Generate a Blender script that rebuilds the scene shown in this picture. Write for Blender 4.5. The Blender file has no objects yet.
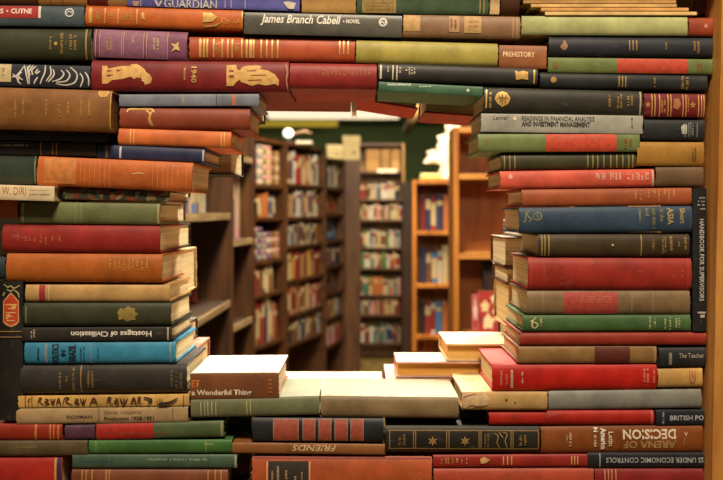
import bpy, bmesh, math, random
from mathutils import Vector, Matrix
random.seed(7)
C = bpy.context.scene.collection
SC = bpy.context.scene
F = 1079.0; HX = 361.5; HY = 210.0; CZ = 1.5; D0 = 1.3     # focal length in pixels of a 723 px frame, horizon, eye height, distance to the spines

def at(px, py, d):
    return Vector(((px-HX)*d/F, d, CZ-(py-HY)*d/F))

# ------------------------------------------------------------------ materials
MATS = {}
def lin(c):
    return tuple(((v/12.92) if v <= .04045 else ((v+.055)/1.055)**2.4) for v in c)
def hexc(h):
    h = h.lstrip('#'); return lin(tuple(int(h[i:i+2], 16)/255 for i in (0, 2, 4)))
def newmat(name):
    m = bpy.data.materials.new(name); m.use_nodes = True
    nt = m.node_tree; p = nt.nodes['Principled BSDF']
    return m, nt, p
def cloth(h, rough=.5, var=.3, spec=.35):
    key = ('cloth', h, rough)
    if key in MATS: return MATS[key]
    m, nt, p = newmat('cloth_'+h.strip('#')); c = hexc(h); N = nt.nodes; K = nt.links
    tc = N.new('ShaderNodeTexCoord'); oi = N.new('ShaderNodeObjectInfo')
    add = N.new('ShaderNodeVectorMath'); add.operation = 'ADD'
    mul = N.new('ShaderNodeVectorMath'); mul.operation = 'SCALE'; mul.inputs[0].default_value = (9, 5, 7)
    K.new(oi.outputs['Random'], mul.inputs['Scale'])
    K.new(tc.outputs['Object'], add.inputs[0]); K.new(mul.outputs[0], add.inputs[1])
    n = N.new('ShaderNodeTexNoise'); n.inputs['Scale'].default_value = 28; n.inputs['Detail'].default_value = 6; n.inputs['Roughness'].default_value = .65
    K.new(add.outputs[0], n.inputs['Vector'])
    r = N.new('ShaderNodeValToRGB')
    r.color_ramp.elements[0].position = .3; r.color_ramp.elements[1].position = .72
    r.color_ramp.elements[0].color = (*[v*(1-var) for v in c], 1)
    r.color_ramp.elements[1].color = (*[min(1, v*(1+var)+.006) for v in c], 1)
    K.new(n.outputs['Fac'], r.inputs['Fac'])
    # rubbed, paler scuffs
    n2 = N.new('ShaderNodeTexNoise'); n2.inputs['Scale'].default_value = 95; n2.inputs['Detail'].default_value = 4
    mp = N.new('ShaderNodeMapping'); mp.inputs['Scale'].default_value = (.45, 1, 1.4); K.new(add.outputs[0], mp.inputs['Vector']); K.new(mp.outputs[0], n2.inputs['Vector'])
    r2 = N.new('ShaderNodeValToRGB'); r2.color_ramp.elements[0].position = .66; r2.color_ramp.elements[1].position = .8
    r2.color_ramp.elements[0].color = (0, 0, 0, 1); r2.color_ramp.elements[1].color = (.42, .42, .42, 1)
    K.new(n2.outputs['Fac'], r2.inputs['Fac'])
    mx = N.new('ShaderNodeMix'); mx.data_type = 'RGBA'
    mx.inputs[7].default_value = (*[min(1, v*.7+.16) for v in c], 1)
    K.new(r2.outputs['Color'], mx.inputs[0]); K.new(r.outputs['Color'], mx.inputs[6])
    K.new(mx.outputs[2], p.inputs['Base Color'])
    w = N.new('ShaderNodeTexNoise'); w.inputs['Scale'].default_value = 900; K.new(tc.outputs['Object'], w.inputs['Vector'])
    b = N.new('ShaderNodeBump'); b.inputs['Strength'].default_value = .18; b.inputs['Distance'].default_value = .0006
    K.new(w.outputs['Fac'], b.inputs['Height']); K.new(b.outputs['Normal'], p.inputs['Normal'])
    p.inputs['Roughness'].default_value = rough; p.inputs['Specular IOR Level'].default_value = spec
    MATS[key] = m; return m
def plain(h, rough=.6, metal=0, name=None):
    key = ('plain', h, rough, metal)
    if key in MATS: return MATS[key]
    m, nt, p = newmat(name or 'paint_'+h.strip('#'))
    n = nt.nodes.new('ShaderNodeTexNoise'); n.inputs['Scale'].default_value = 160
    tc = nt.nodes.new('ShaderNodeTexCoord'); nt.links.new(tc.outputs['Object'], n.inputs['Vector'])
    r = nt.nodes.new('ShaderNodeValToRGB'); c = hexc(h)
    r.color_ramp.elements[0].position = .35; r.color_ramp.elements[1].position = .6
    r.color_ramp.elements[0].color = (*[v*.82 for v in c], 1); r.color_ramp.elements[1].color = (*[min(1, v*1.05) for v in c], 1)
    nt.links.new(n.outputs['Fac'], r.inputs['Fac']); nt.links.new(r.outputs['Color'], p.inputs['Base Color'])
    p.inputs['Roughness'].default_value = rough; p.inputs['Metallic'].default_value = metal
    MATS[key] = m; return m
def paper(h='#e3cfa6'):
    key = ('paper', h)
    if key in MATS: return MATS[key]
    m, nt, p = newmat('pages_'+h.strip('#')); c = hexc(h); N = nt.nodes; K = nt.links
    tc = N.new('ShaderNodeTexCoord'); mp = N.new('ShaderNodeMapping'); mp.inputs['Scale'].default_value = (3, 3, 900)
    n = N.new('ShaderNodeTexNoise'); n.inputs['Scale'].default_value = 1; n.inputs['Detail'].default_value = 3
    K.new(tc.outputs['Object'], mp.inputs[0]); K.new(mp.outputs[0], n.inputs['Vector'])
    r = N.new('ShaderNodeValToRGB'); r.color_ramp.elements[0].position = .34; r.color_ramp.elements[1].position = .62
    r.color_ramp.elements[0].color = (*[v*.68 for v in c], 1); r.color_ramp.elements[1].color = (*c, 1)
    K.new(n.outputs['Fac'], r.inputs['Fac']); K.new(r.outputs['Color'], p.inputs['Base Color'])
    b = N.new('ShaderNodeBump'); b.inputs['Strength'].default_value = .25; b.inputs['Distance'].default_value = .0005
    K.new(n.outputs['Fac'], b.inputs['Height']); K.new(b.outputs['Normal'], p.inputs['Normal'])
    p.inputs['Roughness'].default_value = .85; p.inputs['Specular IOR Level'].default_value = .1
    MATS[key] = m; return m
def wood(h, h2, scale=(2, 2, 22), axis='X', rough=.45, name='wood'):
    key = ('wood', h, h2, scale)
    if key in MATS: return MATS[key]
    m, nt, p = newmat(name+'_'+h.strip('#')); N = nt.nodes; K = nt.links
    tc = N.new('ShaderNodeTexCoord'); mp = N.new('ShaderNodeMapping'); mp.inputs['Scale'].default_value = scale
    n = N.new('ShaderNodeTexNoise'); n.inputs['Scale'].default_value = 2.2; n.inputs['Detail'].default_value = 8; n.inputs['Distortion'].default_value = .7
    K.new(tc.outputs['Object'], mp.inputs[0]); K.new(mp.outputs[0], n.inputs['Vector'])
    r = N.new('ShaderNodeValToRGB'); r.color_ramp.elements[0].position = .36; r.color_ramp.elements[1].position = .66
    r.color_ramp.elements[0].color = (*hexc(h2), 1); r.color_ramp.elements[1].color = (*hexc(h), 1)
    K.new(n.outputs['Fac'], r.inputs['Fac']); K.new(r.outputs['Color'], p.inputs['Base Color'])
    b = N.new('ShaderNodeBump'); b.inputs['Strength'].default_value = .15; b.inputs['Distance'].default_value = .002
    K.new(n.outputs['Fac'], b.inputs['Height']); K.new(b.outputs['Normal'], p.inputs['Normal'])
    p.inputs['Roughness'].default_value = rough
    MATS[key] = m; return m
def mosaic():
    m, nt, p = newmat('mosaic_cloth'); N = nt.nodes; K = nt.links
    tc = N.new('ShaderNodeTexCoord'); mp = N.new('ShaderNodeMapping'); mp.inputs['Scale'].default_value = (1, .3, 1.3)
    v = N.new('ShaderNodeTexVoronoi'); v.inputs['Scale'].default_value = 130; v.distance = 'CHEBYCHEV'
    K.new(tc.outputs['Object'], mp.inputs[0]); K.new(mp.outputs[0], v.inputs['Vector'])
    sp = N.new('ShaderNodeSeparateColor'); K.new(v.outputs['Color'], sp.inputs[0])
    r = N.new('ShaderNodeValToRGB'); r.color_ramp.interpolation = 'CONSTANT'
    cols = ['#3e4634', '#8c4228', '#26302a', '#a08a5c', '#5c5f3c', '#7a3a26']
    e = r.color_ramp.elements; e[0].color = (*hexc(cols[0]), 1); e[1].position = .17; e[1].color = (*hexc(cols[1]), 1)
    for i in range(2, 6):
        x = e.new(i*.167); x.color = (*hexc(cols[i]), 1)
    K.new(sp.outputs[0], r.inputs['Fac']); K.new(r.outputs['Color'], p.inputs['Base Color']); p.inputs['Roughness'].default_value = .6
    return m
def emit(h, s, name='lamp_glow'):
    m, nt, p = newmat(name); p.inputs['Base Color'].default_value = (*hexc(h), 1)
    p.inputs['Emission Color'].default_value = (*hexc(h), 1); p.inputs['Emission Strength'].default_value = s
    return m
GILT = '#d8a95a'
INK = {'gilt': lambda: plain('#dcb062', .38, .25, 'gilding'), 'dimgilt': lambda: plain('#b08a4c', .5, .2, 'dull_gilding'),
       'white': lambda: plain('#f2ece0', .6), 'black': lambda: plain('#1c1a1a', .6)}
def ink(c):
    return INK[c]() if c in INK else plain(c, .6)

# ------------------------------------------------------------------ object helpers
def link(name, me, mat=None, parent=None):
    o = bpy.data.objects.new(name, me); C.objects.link(o)
    if mat is not None:
        for x in (mat if isinstance(mat, (list, tuple)) else [mat]): me.materials.append(x)
    if parent is not None: o.parent = parent
    return o
def mesh(name, verts, faces, mat=None, parent=None, smooth=False):
    me = bpy.data.meshes.new(name); me.from_pydata([tuple(v) for v in verts], [], faces); me.update()
    if smooth:
        for p in me.polygons: p.use_smooth = True
    return link(name, me, mat, parent)
def empty(name, loc, rot=(0, 0, 0)):
    o = bpy.data.objects.new(name, None); C.objects.link(o); o.location = loc; o.rotation_euler = rot; o.empty_display_size = .02
    return o
def tag(o, label, cat, group=None):
    o['label'] = label; o['category'] = cat
    if group: o['group'] = group
    return o
def struct(o):
    o['kind'] = 'structure'; return o
def boxbm(bm, x0, x1, y0, y1, z0, z1, bev=0, mi=0):
    vs = [bm.verts.new(v) for v in [(x0,y0,z0),(x1,y0,z0),(x1,y1,z0),(x0,y1,z0),(x0,y0,z1),(x1,y0,z1),(x1,y1,z1),(x0,y1,z1)]]
    fs = [bm.faces.new([vs[i] for i in f]) for f in [(0,3,2,1),(4,5,6,7),(0,1,5,4),(1,2,6,5),(2,3,7,6),(3,0,4,7)]]
    for f in fs: f.material_index = mi
    if bev:
        es = list({e for f in fs for e in f.edges})
        bmesh.ops.bevel(bm, geom=es, offset=bev, segments=2, affect='EDGES', profile=.6)
def box(name, x0, x1, y0, y1, z0, z1, mat, parent=None, bev=0):
    bm = bmesh.new(); boxbm(bm, x0, x1, y0, y1, z0, z1, bev)
    me = bpy.data.meshes.new(name); bm.to_mesh(me); bm.free()
    return link(name, me, mat, parent)

# ------------------------------------------------------------------ a book lying flat, spine towards -Y
def spine_y(z, T, B):
    u = min(1, abs(2*z/T-1))*.97
    return B*(1-math.sqrt(1-u*u))/(1-math.sqrt(1-.97**2))
def cover_mesh(L, T, W, B, bt=.0024, seg=14, wear=0.0):
    outer = [(W, 0), (B+.012, 0), (B+.007, .0011), (B+.002, 0)]
    for i in range(seg+1):
        z = T*i/seg; outer.append((spine_y(z, T, B), z))
    outer += [(B+.002, T), (B+.007, T-.0011), (B+.012, T), (W, T)]
    inner = [(W, T-bt), (B+bt+.002, T-bt)]
    for i in range(seg, -1, -2):
        z = bt+(T-2*bt)*i/seg; inner.append((spine_y(z, T, B)+bt, z))
    inner += [(B+bt+.002, bt), (W, bt)]
    prof = outer+inner; n = len(prof); no = len(outer)
    nx = 6; rnd = random.Random(int(L*1e5+T*1e6))
    verts = []; faces = []
    for k in range(nx+1):
        x = -L/2+L*k/nx
        for j, (y, z) in enumerate(prof):
            e = 0
            if k in (0, nx): e = (rnd.random()-.3)*.0012*(1 if k == 0 else -1)      # slightly bumped ends
            verts.append((x+e, y, z))
    for k in range(nx):
        for j in range(n):
            a = k*n+j; b = k*n+(j+1) % n
            faces.append((a, a+n, b+n, b))
    for k, flip in ((0, False), (nx, True)):                                       # close the C profile as quads
        o = k*n
        def cap(i0, i1, j0, j1):
            q = [o+i0, o+i1, o+j1, o+j0]
            faces.append(tuple(q[::-1] if flip else q))
        # bottom board, spine, top board
        bo, to = 4, 4+seg                # outer spine index range
        inn = list(range(no, n))         # inner from top-fore to bottom-fore
        cap(0, 1, n-1, n-2); cap(1, 2, n-2, n-2) if False else None
        faces.append(tuple((o+i) for i in ([1, 2, 3, 4, n-2] if not flip else [n-2, 4, 3, 2, 1])))
        ins = inn[2:-2][::-1]            # inner arc bottom->top
        for s, jj in enumerate(ins[:-1]):
            a = bo+2*s
            q = [o+a, o+a+1, o+a+2, o+ins[s+1], o+jj]
            faces.append(tuple(q[::-1] if flip else q))
        q = [o+n-2, o+bo, o+ins[0]]; faces.append(tuple(q[::-1] if flip else q))
        q = [o+to, o+to+1, o+to+2, o+to+3, o+no+1, o+ins[-1]]; faces.append(tuple(q[::-1] if flip else q))
        q = [o+to+3, o+to+4, o+no, o+no+1]; faces.append(tuple(q[::-1] if flip else q))
    me = bpy.data.meshes.new('cover'); me.from_pydata(verts, [], faces); me.update()
    bm = bmesh.new(); bm.from_mesh(me); bmesh.ops.recalc_face_normals(bm, faces=bm.faces); bm.to_mesh(me); bm.free()
    for p in me.polygons:
        if abs(p.normal.x) < .5: p.use_smooth = True
    try: me.set_sharp_from_angle(angle=math.radians(35))
    except Exception: pass
    return me
def pages_mesh(L, T, W, B, bt=.0024, sq=.003, wavy=0):
    ns = 8; prof = [(B+.003, bt+.0001)]
    prof += [(W-sq-.0035*math.sin(math.pi*i/ns), bt+.0001+(T-2*bt-.0002)*i/ns) for i in range(ns+1)]
    prof += [(B+.003, T-bt-.0001)]
    n = len(prof); verts = []; faces = []
    for x in (-L/2+sq, L/2-sq):
        for y, z in prof: verts.append((x, y, z))
    for j in range(n): faces.append((j, j+n, (j+1) % n+n, (j+1) % n))
    faces.append(tuple(range(n))); faces.append(tuple(range(2*n-1, n-1, -1)))
    me = bpy.data.meshes.new('page_block'); me.from_pydata(verts, [], faces); me.update()
    bm = bmesh.new(); bm.from_mesh(me); bmesh.ops.recalc_face_normals(bm, faces=bm.faces); bm.to_mesh(me); bm.free()
    return me

def text_mesh(s, shear=0, bold=0):
    cu = bpy.data.curves.new('t', 'FONT'); cu.body = s; cu.shear = shear; cu.offset = bold; cu.resolution_u = 2
    o = bpy.data.objects.new('t', cu); C.objects.link(o)
    dg = bpy.context.evaluated_depsgraph_get(); dg.update()
    me = bpy.data.meshes.new_from_object(o.evaluated_get(dg))
    bpy.data.objects.remove(o); bpy.data.curves.remove(cu)
    return me

class Book:
    n = 0
    def __init__(s, q, col, label, group, W=.15, B=.17, d=D0, pages='#e6d2a4', rough=.5, flip=False, mat=None, name='book', bt=.0024, jut=0, hidden=.0):
        x0, x1, yl0, yl1, yr0, yr1 = q
        d = d-jut
        mid0 = ((yl1+yr1)/2); pa = at(x0, yl1, d); pb = at(x1, yr1, d)
        ta = at(x0, yl0, d); tb = at(x1, yr0, d)
        s.L = (pb-pa).length; s.T = ((ta-pa).length+(tb-pb).length)/2-.0004
        s.tilt = math.atan2(pa.z-pb.z, pb.x-pa.x)
        # mean of both edges' slopes
        t2 = math.atan2(ta.z-tb.z, tb.x-ta.x); s.tilt = (s.tilt+t2)/2
        cen = (pa+pb+ta+tb)/4
        up = Vector((math.sin(s.tilt), 0, math.cos(s.tilt)))
        base = cen-up*(s.T/2)
        s.d = d; s.W = W; s.B = min(B*s.T, .012); s.base = base; s.bt = min(bt, s.T*.16)
        s.flip = flip; s.k = 0
        if flip:
            s.root = empty(name, base+Vector((0, W, 0)), (0, s.tilt, 0)); s.root.rotation_euler = (Matrix.Rotation(s.tilt, 3, 'Y') @ Matrix.Rotation(math.pi, 3, 'Z')).to_euler()
        else:
            s.root = empty(name, base, (0, s.tilt, 0))
        tag(s.root, label, 'book', group)
        s.cover = link('cover', cover_mesh(s.L, s.T, W, s.B, s.bt), mat or cloth(col, rough), s.root)
        link('page_block', pages_mesh(s.L, s.T, W, s.B, s.bt), paper(pages), s.root)
        Book.n += 1
    def loc(s, px, py):                         # pixel on the spine -> local x, z
        if hasattr(s, 'mid'):                   # a volume standing on its end: local +x runs down
            p = at(px, py, s.d)-s.mid; return (-p.z, p.x+s.T/2)
        p = at(px, py, s.d)-s.base
        c, sn = math.cos(s.tilt), math.sin(s.tilt)
        return (p.x*c-p.z*sn, p.x*sn+p.z*c)
    def eps(s):
        s.k += 1; return .00022+.00012*s.k
    def put(s, name, pts, faces, col, label=None):
        e = s.eps(); vs = []
        for x, z in pts:
            z = min(max(z, s.T*.012), s.T*.988); x = min(max(x, -s.L/2+.0005), s.L/2-.0005)
            vs.append((x, spine_y(z, s.T, s.B)-e, z))
        o = mesh(name, vs, faces, ink(col), s.cover, True)
        if label: o['label'] = label
        return s
    def strip(s, pts, faces, xa, xb, za, zb, nz=8):
        b = len(pts)
        for i in range(nz+1):
            z = za+(zb-za)*i/nz
            pts += [(xa, z), (xb, z)]
        for i in range(nz): faces.append((b+2*i, b+2*i+1, b+2*i+3, b+2*i+2))
    def lab(s, px0, px1, col, y0=None, y1=None, label=None, name='spine_label'):
        pm = (px0+px1)/2; pts = []; fs = []
        xa = s.loc(px0, 0 if y0 is None else y0)[0] if False else None
        zc = CZ
        ymid = HY-(s.base.z-CZ)*F/s.d
        xa = s.loc(px0, ymid)[0]; xb = s.loc(px1, ymid)[0]
        za = s.T*.02 if y1 is None else s.loc(pm, y1)[1]; zb = s.T*.98 if y0 is None else s.loc(pm, y0)[1]
        s.strip(pts, fs, xa, xb, max(za, s.T*.02), min(zb, s.T*.98))
        return s.put(name, pts, fs, col, label)
    def bands(s, xs, w=1.0, col='gilt', z0=.03, z1=.97, name='gilt_band'):
        ymid = HY-(s.base.z-CZ)*F/s.d; k = s.k
        for x in xs:
            ww = w; pts = []; fs = []; s.k = k
            if isinstance(x, tuple): x, ww = x
            s.strip(pts, fs, s.loc(x-ww/2, ymid)[0], s.loc(x+ww/2, ymid)[0], s.T*z0, s.T*z1)
            s.put(name, pts, fs, col)
        return s
    def rules(s, zs, px0, px1, w=.03, col='gilt'):
        ymid = HY-(s.base.z-CZ)*F/s.d; k = s.k
        for z in zs:
            pts = []; fs = []; s.k = k
            s.strip(pts, fs, s.loc(px0, ymid)[0], s.loc(px1, ymid)[0], s.T*(z-w/2), s.T*(z+w/2), 2)
            s.put('gilt_line', pts, fs, col)
        return s
    def txt(s, t, px0, py0, px1, py1, rot=0, col='gilt', shear=0, bold=0):
        me = text_mesh(t, shear, bold); vs = [v.co.copy() for v in me.vertices]; fs = [tuple(p.vertices) for p in me.polygons]
        bpy.data.meshes.remove(me)
        if rot == 180: vs = [Vector((-v.x, -v.y, 0)) for v in vs]
        elif rot == 90: vs = [Vector((-v.y, v.x, 0)) for v in vs]
        elif rot == -90: vs = [Vector((v.y, -v.x, 0)) for v in vs]
        a0 = min(v.x for v in vs); a1 = max(v.x for v in vs); b0 = min(v.y for v in vs); b1 = max(v.y for v in vs)
        xa, za = s.loc(px0, py1); xb, zb = s.loc(px1, py0); xa, xb = min(xa, xb), max(xa, xb)
        za2 = min(za, zb); zb2 = max(za, zb)
        pts = [(xa+(v.x-a0)/(a1-a0)*(xb-xa), za2+(v.y-b0)/(b1-b0)*(zb2-za2)) for v in vs]
        return s.put('title', pts, fs, col)
    def scr(s, px0, py0, px1, py1, dirn='v', col='gilt', n=1, seed=0):
        """worn lettering nobody can read any more: short broken strokes in n lines"""
        r = random.Random(int(px0*31+py0*7)+seed); pts = []; fs = []
        def rect(ax, ay, bx, by):
            b = len(pts)
            for X, Y in ((ax, by), (bx, by), (bx, ay), (ax, ay)): pts.append(s.loc(X, Y))
            fs.append((b, b+1, b+2, b+3))
        for i in range(n):
            if dirn == 'v':
                ax = px0+(px1-px0)*i/n; bx = ax+(px1-px0)/n*.72; y = py0+r.random()*(py1-py0)*.15
                while y < py1-r.random()*(py1-py0)*.15:
                    h = .55+r.random()*.7; k = r.random()
                    if k < .85: rect(ax+(bx-ax)*.25*r.random(), y, bx-(bx-ax)*.25*r.random(), min(y+h*.7, py1))
                    y += h+.25
            else:
                ay = py0+(py1-py0)*i/n; by = ay+(py1-py0)/n*.7; x = px0+r.random()*2
                while x < px1:
                    w = .6+r.random()*.8
                    if r.random() < .88: rect(x, ay+(by-ay)*.25*r.random(), min(x+w*.75, px1), by-(by-ay)*.2*r.random())
                    x += w+.3
        return s.put('title', pts, fs, col)
    def poly(s, polys, col, name='emblem'):
        pts = []; fs = []
        bm = bmesh.new()
        for pl in polys: bm.faces.new([bm.verts.new((x, y, 0)) for x, y in pl])
        bmesh.ops.triangulate(bm, faces=bm.faces[:])
        for _ in range(3):                      # fine enough to follow the rounded spine
            es = [e for e in bm.edges if e.calc_length() > 3]
            if es: bmesh.ops.subdivide_edges(bm, edges=es, cuts=1)
        bmesh.ops.triangulate(bm, faces=bm.faces[:]); bm.verts.index_update()
        pts = [s.loc(v.co.x, v.co.y) for v in bm.verts]; fs = [tuple(v.index for v in f.verts) for f in bm.faces]; bm.free()
        return s.put(name, pts, fs, col)
    def disc(s, cx, cy, r, col, r2=None, name='emblem'):
        if r2 is None: return s.poly([[(cx+r*math.cos(a*math.pi/10), cy-r*math.sin(a*math.pi/10)) for a in range(20)]], col, name)
        pl = []
        for a in range(20):
            t0, t1 = a*math.pi/10, (a+1)*math.pi/10
            pl.append([(cx+q*math.cos(t), cy-q*math.sin(t)) for q, t in ((r, t0), (r, t1), (r2, t1), (r2, t0))])
        return s.poly(pl, col, name)
    def strokes(s, lines, w, col, name='emblem'):
        pts = []; fs = []
        for ln in lines:
            # smooth through points (Catmull-Rom)
            P = [ln[0]]+list(ln)+[ln[-1]]; dense = []
            for i in range(1, len(P)-2):
                for t in range(6):
                    t /= 6
                    dense.append(tuple(.5*((2*P[i][k])+(-P[i-1][k]+P[i+1][k])*t+(2*P[i-1][k]-5*P[i][k]+4*P[i+1][k]-P[i+2][k])*t*t+(-P[i-1][k]+3*P[i][k]-3*P[i+1][k]+P[i+2][k])*t**3) for k in (0, 1)))
            dense.append(ln[-1]); b = len(pts); m = len(dense)
            for i, (x, y) in enumerate(dense):
                x2, y2 = dense[min(i+1, m-1)]; x1, y1 = dense[max(i-1, 0)]
                dx, dy = x2-x1, y2-y1; l = math.hypot(dx, dy) or 1
                ww = w*(.45+.55*math.sin(math.pi*min(1, (i+.6)/(m)*1.0)))/2
                pts += [s.loc(x-dy/l*ww, y+dx/l*ww), s.loc(x+dy/l*ww, y-dx/l*ww)]
            for i in range(m-1): fs.append((b+2*i, b+2*i+1, b+2*i+3, b+2*i+2))
        return s.put(name, pts, fs, col)
    def star(s, cx, cy, r, col, n=6):
        pl = []
        for i in range(n):
            a = math.pi*2*i/n+math.pi/2; b = a+math.pi/2
            pl.append([(cx, cy), (cx+r*.5*math.cos(a)+r*.2*math.cos(b), cy-r*.5*math.sin(a)-r*.2*math.sin(b)), (cx+r*math.cos(a), cy-r*math.sin(a)), (cx+r*.5*math.cos(a)-r*.2*math.cos(b), cy-r*.5*math.sin(a)+r*.2*math.sin(b))])
        return s.poly(pl, col)

GT = 'old books packed above the opening'; GL = 'old books stacked left of the opening'
GR = 'old books stacked right of the opening'; GB = 'old books stacked below the opening'; G2 = 'books of the row behind the front books'
def bk(q, col, label, g, **k): return Book(q, col, label, g, **k)
# ------------------------------------------------------------------ books above the opening
# topmost row, cut by the frame
bk((-62, 37, -24, 3.4, -24, 4), '#6b4426', 'dark brown book at the very top left corner, beside an orange tan book', GT)
bk((38, 87, -23, 4.4, -22, 5.0), '#c98a4a', 'orange tan book on top of the dark blue book with red label', GT).bands([50, 62], 1, '#8a4a20')
bk((88, 107, -22, 5.2, -22, 5.6), '#7c2d1c', 'short dark red book between orange tan and pale tan books at the top', GT)
bk((107.5, 127, -22, 5.6, -22, 6.2), '#c69c62', 'short pale tan book left of the blue volume lettered GUARDIAN', GT)
b = bk((127.5, 300, -15, 5.8, -10, 11.0), '#6a69b8', 'violet blue book lettered GUARDIAN in white along its spine', GT, B=.1)
b.lab(139.5, 141, '#b9a9c9'); b.poly([[(132, 1), (139, 1), (138, 6), (133, 5.6)]], '#d8b09a'); b.poly([[(154, .5), (157, 0.5), (158.5, 4.5), (160.5, .6), (162.5, .6), (159, 6.2), (157.5, 6.2)]], 'white')
b.txt('GUARDIAN', 164, .3, 217, 7.6, 0, 'white', bold=.01); b.bands([225, 231, 245], 1.2, '#b9a9d2'); b.poly([[(283, 2), (288, 1.5), (296, 3), (294, 9), (288, 8.6)]], '#f3e6cf')
bk((301.5, 356, -18, 12, -17, 12.8), '#c79a58', 'plain tan book on top of the grey jacketed volume', GT, B=.08)
b = bk((357, 489, -16, 13.2, -14, 14), '#4a6145', 'mid green book with tan spine label at top centre', GT, B=.12)
b.lab(362, 396, '#b9995c'); b.scr(364, 2, 394, 11, 'h', '#8d6d3a', 3); b.bands([480, 484], .9, '#c9a55c')
bk((490, 500, -17, 14, -17, 14.3), '#d6b47e', 'narrow cream pamphlet standing between green book and brown book', GT, B=.04)
bk((501, 520, -17, 14.6, -17, 15), '#5a3520', 'dark brown book left of the thin yellow pamphlets', GT, B=.3)
yy = [(545, 697, 11.6, 15.2), (541, 689, 7.6, 11.2), (531, 677, 3.8, 7.2), (523, 676, 0, 3.4), (521, 674, -4, -.4)]
nm = ['lowest thin yellow pamphlet lying on the pale green book', 'second thin yellow pamphlet up from the pale green book', 'third thin yellow pamphlet up, below the frame edge',
      'thin pale yellow pamphlet fourth up in the pamphlet pile', 'thin yellow pamphlet topmost of the pile cut by the frame']
for i, (x0, x1, a, c) in enumerate(yy): bk((x0, x1, a, c, a, c), ['#e8c27c', '#dca45c', '#e6b870', '#dda862', '#e6bd78'][i], nm[i], 'thin yellow pamphlets on the pale green book', B=.06, pages='#efd49a', bt=.0006, W=.16)
bk((694, 707, -16, 15, -16, 15), '#5c3a1e', 'dark brown book in the top right corner against the upright', GT, jut=-.03)
# second row
b = bk((-62, 84, 3.8, 25, 6, 26), '#47555c', 'slate blue book with red label and round white emblem', GT, B=.12)
b.lab(-20, 38, '#a52a28', 5.2, 17.8); b.lab(38.2, 40.6, '#e9dcc6', 5.8, 18); b.txt('S', 0, 8.5, 3.6, 13.5, 0, '#f0d9c8', bold=.02); b.disc(7.4, 11, 1, '#f0d9c8')
b.txt('CUTNE', 11, 8.6, 32, 13.6, 0, '#f0d9c8', bold=.03); b.disc(69.5, 12.6, 4.6, '#cfd2cc', 3.2); b.strokes([[(67, 14), (69, 11), (71.5, 13), (72, 11)]], 1, '#cfd2cc')
b = bk((85, 243, 4.6, 26, 9.6, 30.2), '#c06024', 'bright orange cloth book with gilt tooling beside grey jacketed volume', GT, B=.17)
b.bands([(90, 3.2), 104.5, 117.6, 136.5], 1, 'gilt', .15, .9); b.scr(96, 11, 100, 20, 'v', 'gilt', 2); b.scr(110, 12, 115, 19, 'v', 'gilt', 1); b.scr(121, 12, 133, 20, 'v', 'gilt', 3); b.poly([[(141, 13), (144, 12), (145, 20), (142, 19)]], 'gilt')
b.poly([[(203, 12.4), (211, 12.6), (217.5, 16.8), (213, 21.5), (203, 22.6)]], 'gilt'); b.poly([[(203, 25.5), (214, 24.6), (222, 22), (216, 26.2), (204, 27.2)]], 'gilt'); b.scr(221, 17, 240, 24, 'v', 'gilt', 6); b.bands([(242, 1)], 1, 'gilt', .1, .9)
b = bk((244, 402, 12, 33.5, 15.4, 37.6), '#59564e', 'grey jacketed volume with white italic lettering and round logo', GT, B=.07, rough=.35)
b.txt('James Branch Cabell', 260.5, 15.6, 341, 25.2, 0, 'white', .25, .02); b.disc(343.6, 21.5, .8, 'white'); b.txt('NOVEL', 346, 19.5, 360, 23.4, 0, 'white', 0, .03); b.disc(383, 22.3, 4.3, '#e9e3d8', 2.6); b.strokes([[(380.5, 24), (382, 21), (384, 23.5), (386, 20.5)]], 1.1, '#e9e3d8')
b = bk((403, 520.5, 14.2, 36.6, 16, 39), '#8c6a4c', 'mottled brown book with three pale tan patches on its spine', GT, B=.14, W=.13)
b.lab(403.5, 420, '#c39a5e', 15, 31); b.lab(449, 459, '#bb9462', 15, 32); b.lab(464, 481, '#c09a62', 15, 33); b.bands([513, 517], 1.2, '#b98f58'); b.scr(450, 18, 458, 29, 'v', '#94603c', 2); b.scr(468, 20, 478, 29, 'h', '#a06a44', 2)
b = bk((521.5, 688, 15.6, 34.6, 16, 35.6), '#aaac72', 'pale yellow green cloth book under the thin yellow pamphlets', GT, B=.14, W=.14)
b = bk((689, 713.5, 17, 35.6, 17.4, 36), '#8c3a22', 'short red brown book with small star beside the upright', GT); b.star(706, 26, 2.6, '#e6b488', 5)
# third row
b = bk((-65, 91, 27, 59.5, 28, 60), '#33361f', 'thick dark olive green book with three short gilt lines', GT, B=.18)
b.scr(49, 36, 52.5, 50, 'v', 'dimgilt', 1); b.disc(55.8, 43.5, 1.7, 'gilt'); b.scr(60, 32.5, 64.5, 54, 'v', 'dimgilt', 1); b.scr(65, 41, 68, 45, 'v', 'dimgilt', 1); b.scr(69, 33, 78, 52, 'v', 'dimgilt', 2); b.bands([86], 1.5, 'dimgilt')
b = bk((93, 187, 27.8, 57.5, 32, 60.2), '#7b4660', 'purple book with paneled spine and gold bird', GT, B=.14)
b.lab(100, 120, '#8e5d76'); b.lab(124, 142, '#8e5d76'); b.lab(147, 166, '#8e5d76'); b.bands([95, 99, 121, 123, 143, 146, 167], .7, '#c99f8a')
b.scr(106, 36, 113, 52, 'v', '#c4a27a', 2); b.scr(132, 36, 135, 44, 'v', '#d3b27c', 1); b.scr(153, 37, 160, 50, 'v', '#e6c88c', 2); b.poly([[(171, 43), (175, 44.5), (179, 42), (178.5, 46), (180, 51), (176, 49.5), (171, 52), (174, 47.5)]], '#e3bd7a')
b = bk((189, 355, 36, 60, 38.6, 61.6), '#b04e2a', 'rust orange book with many gilt bars on left half', GT, B=.17, d=1.305)
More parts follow.
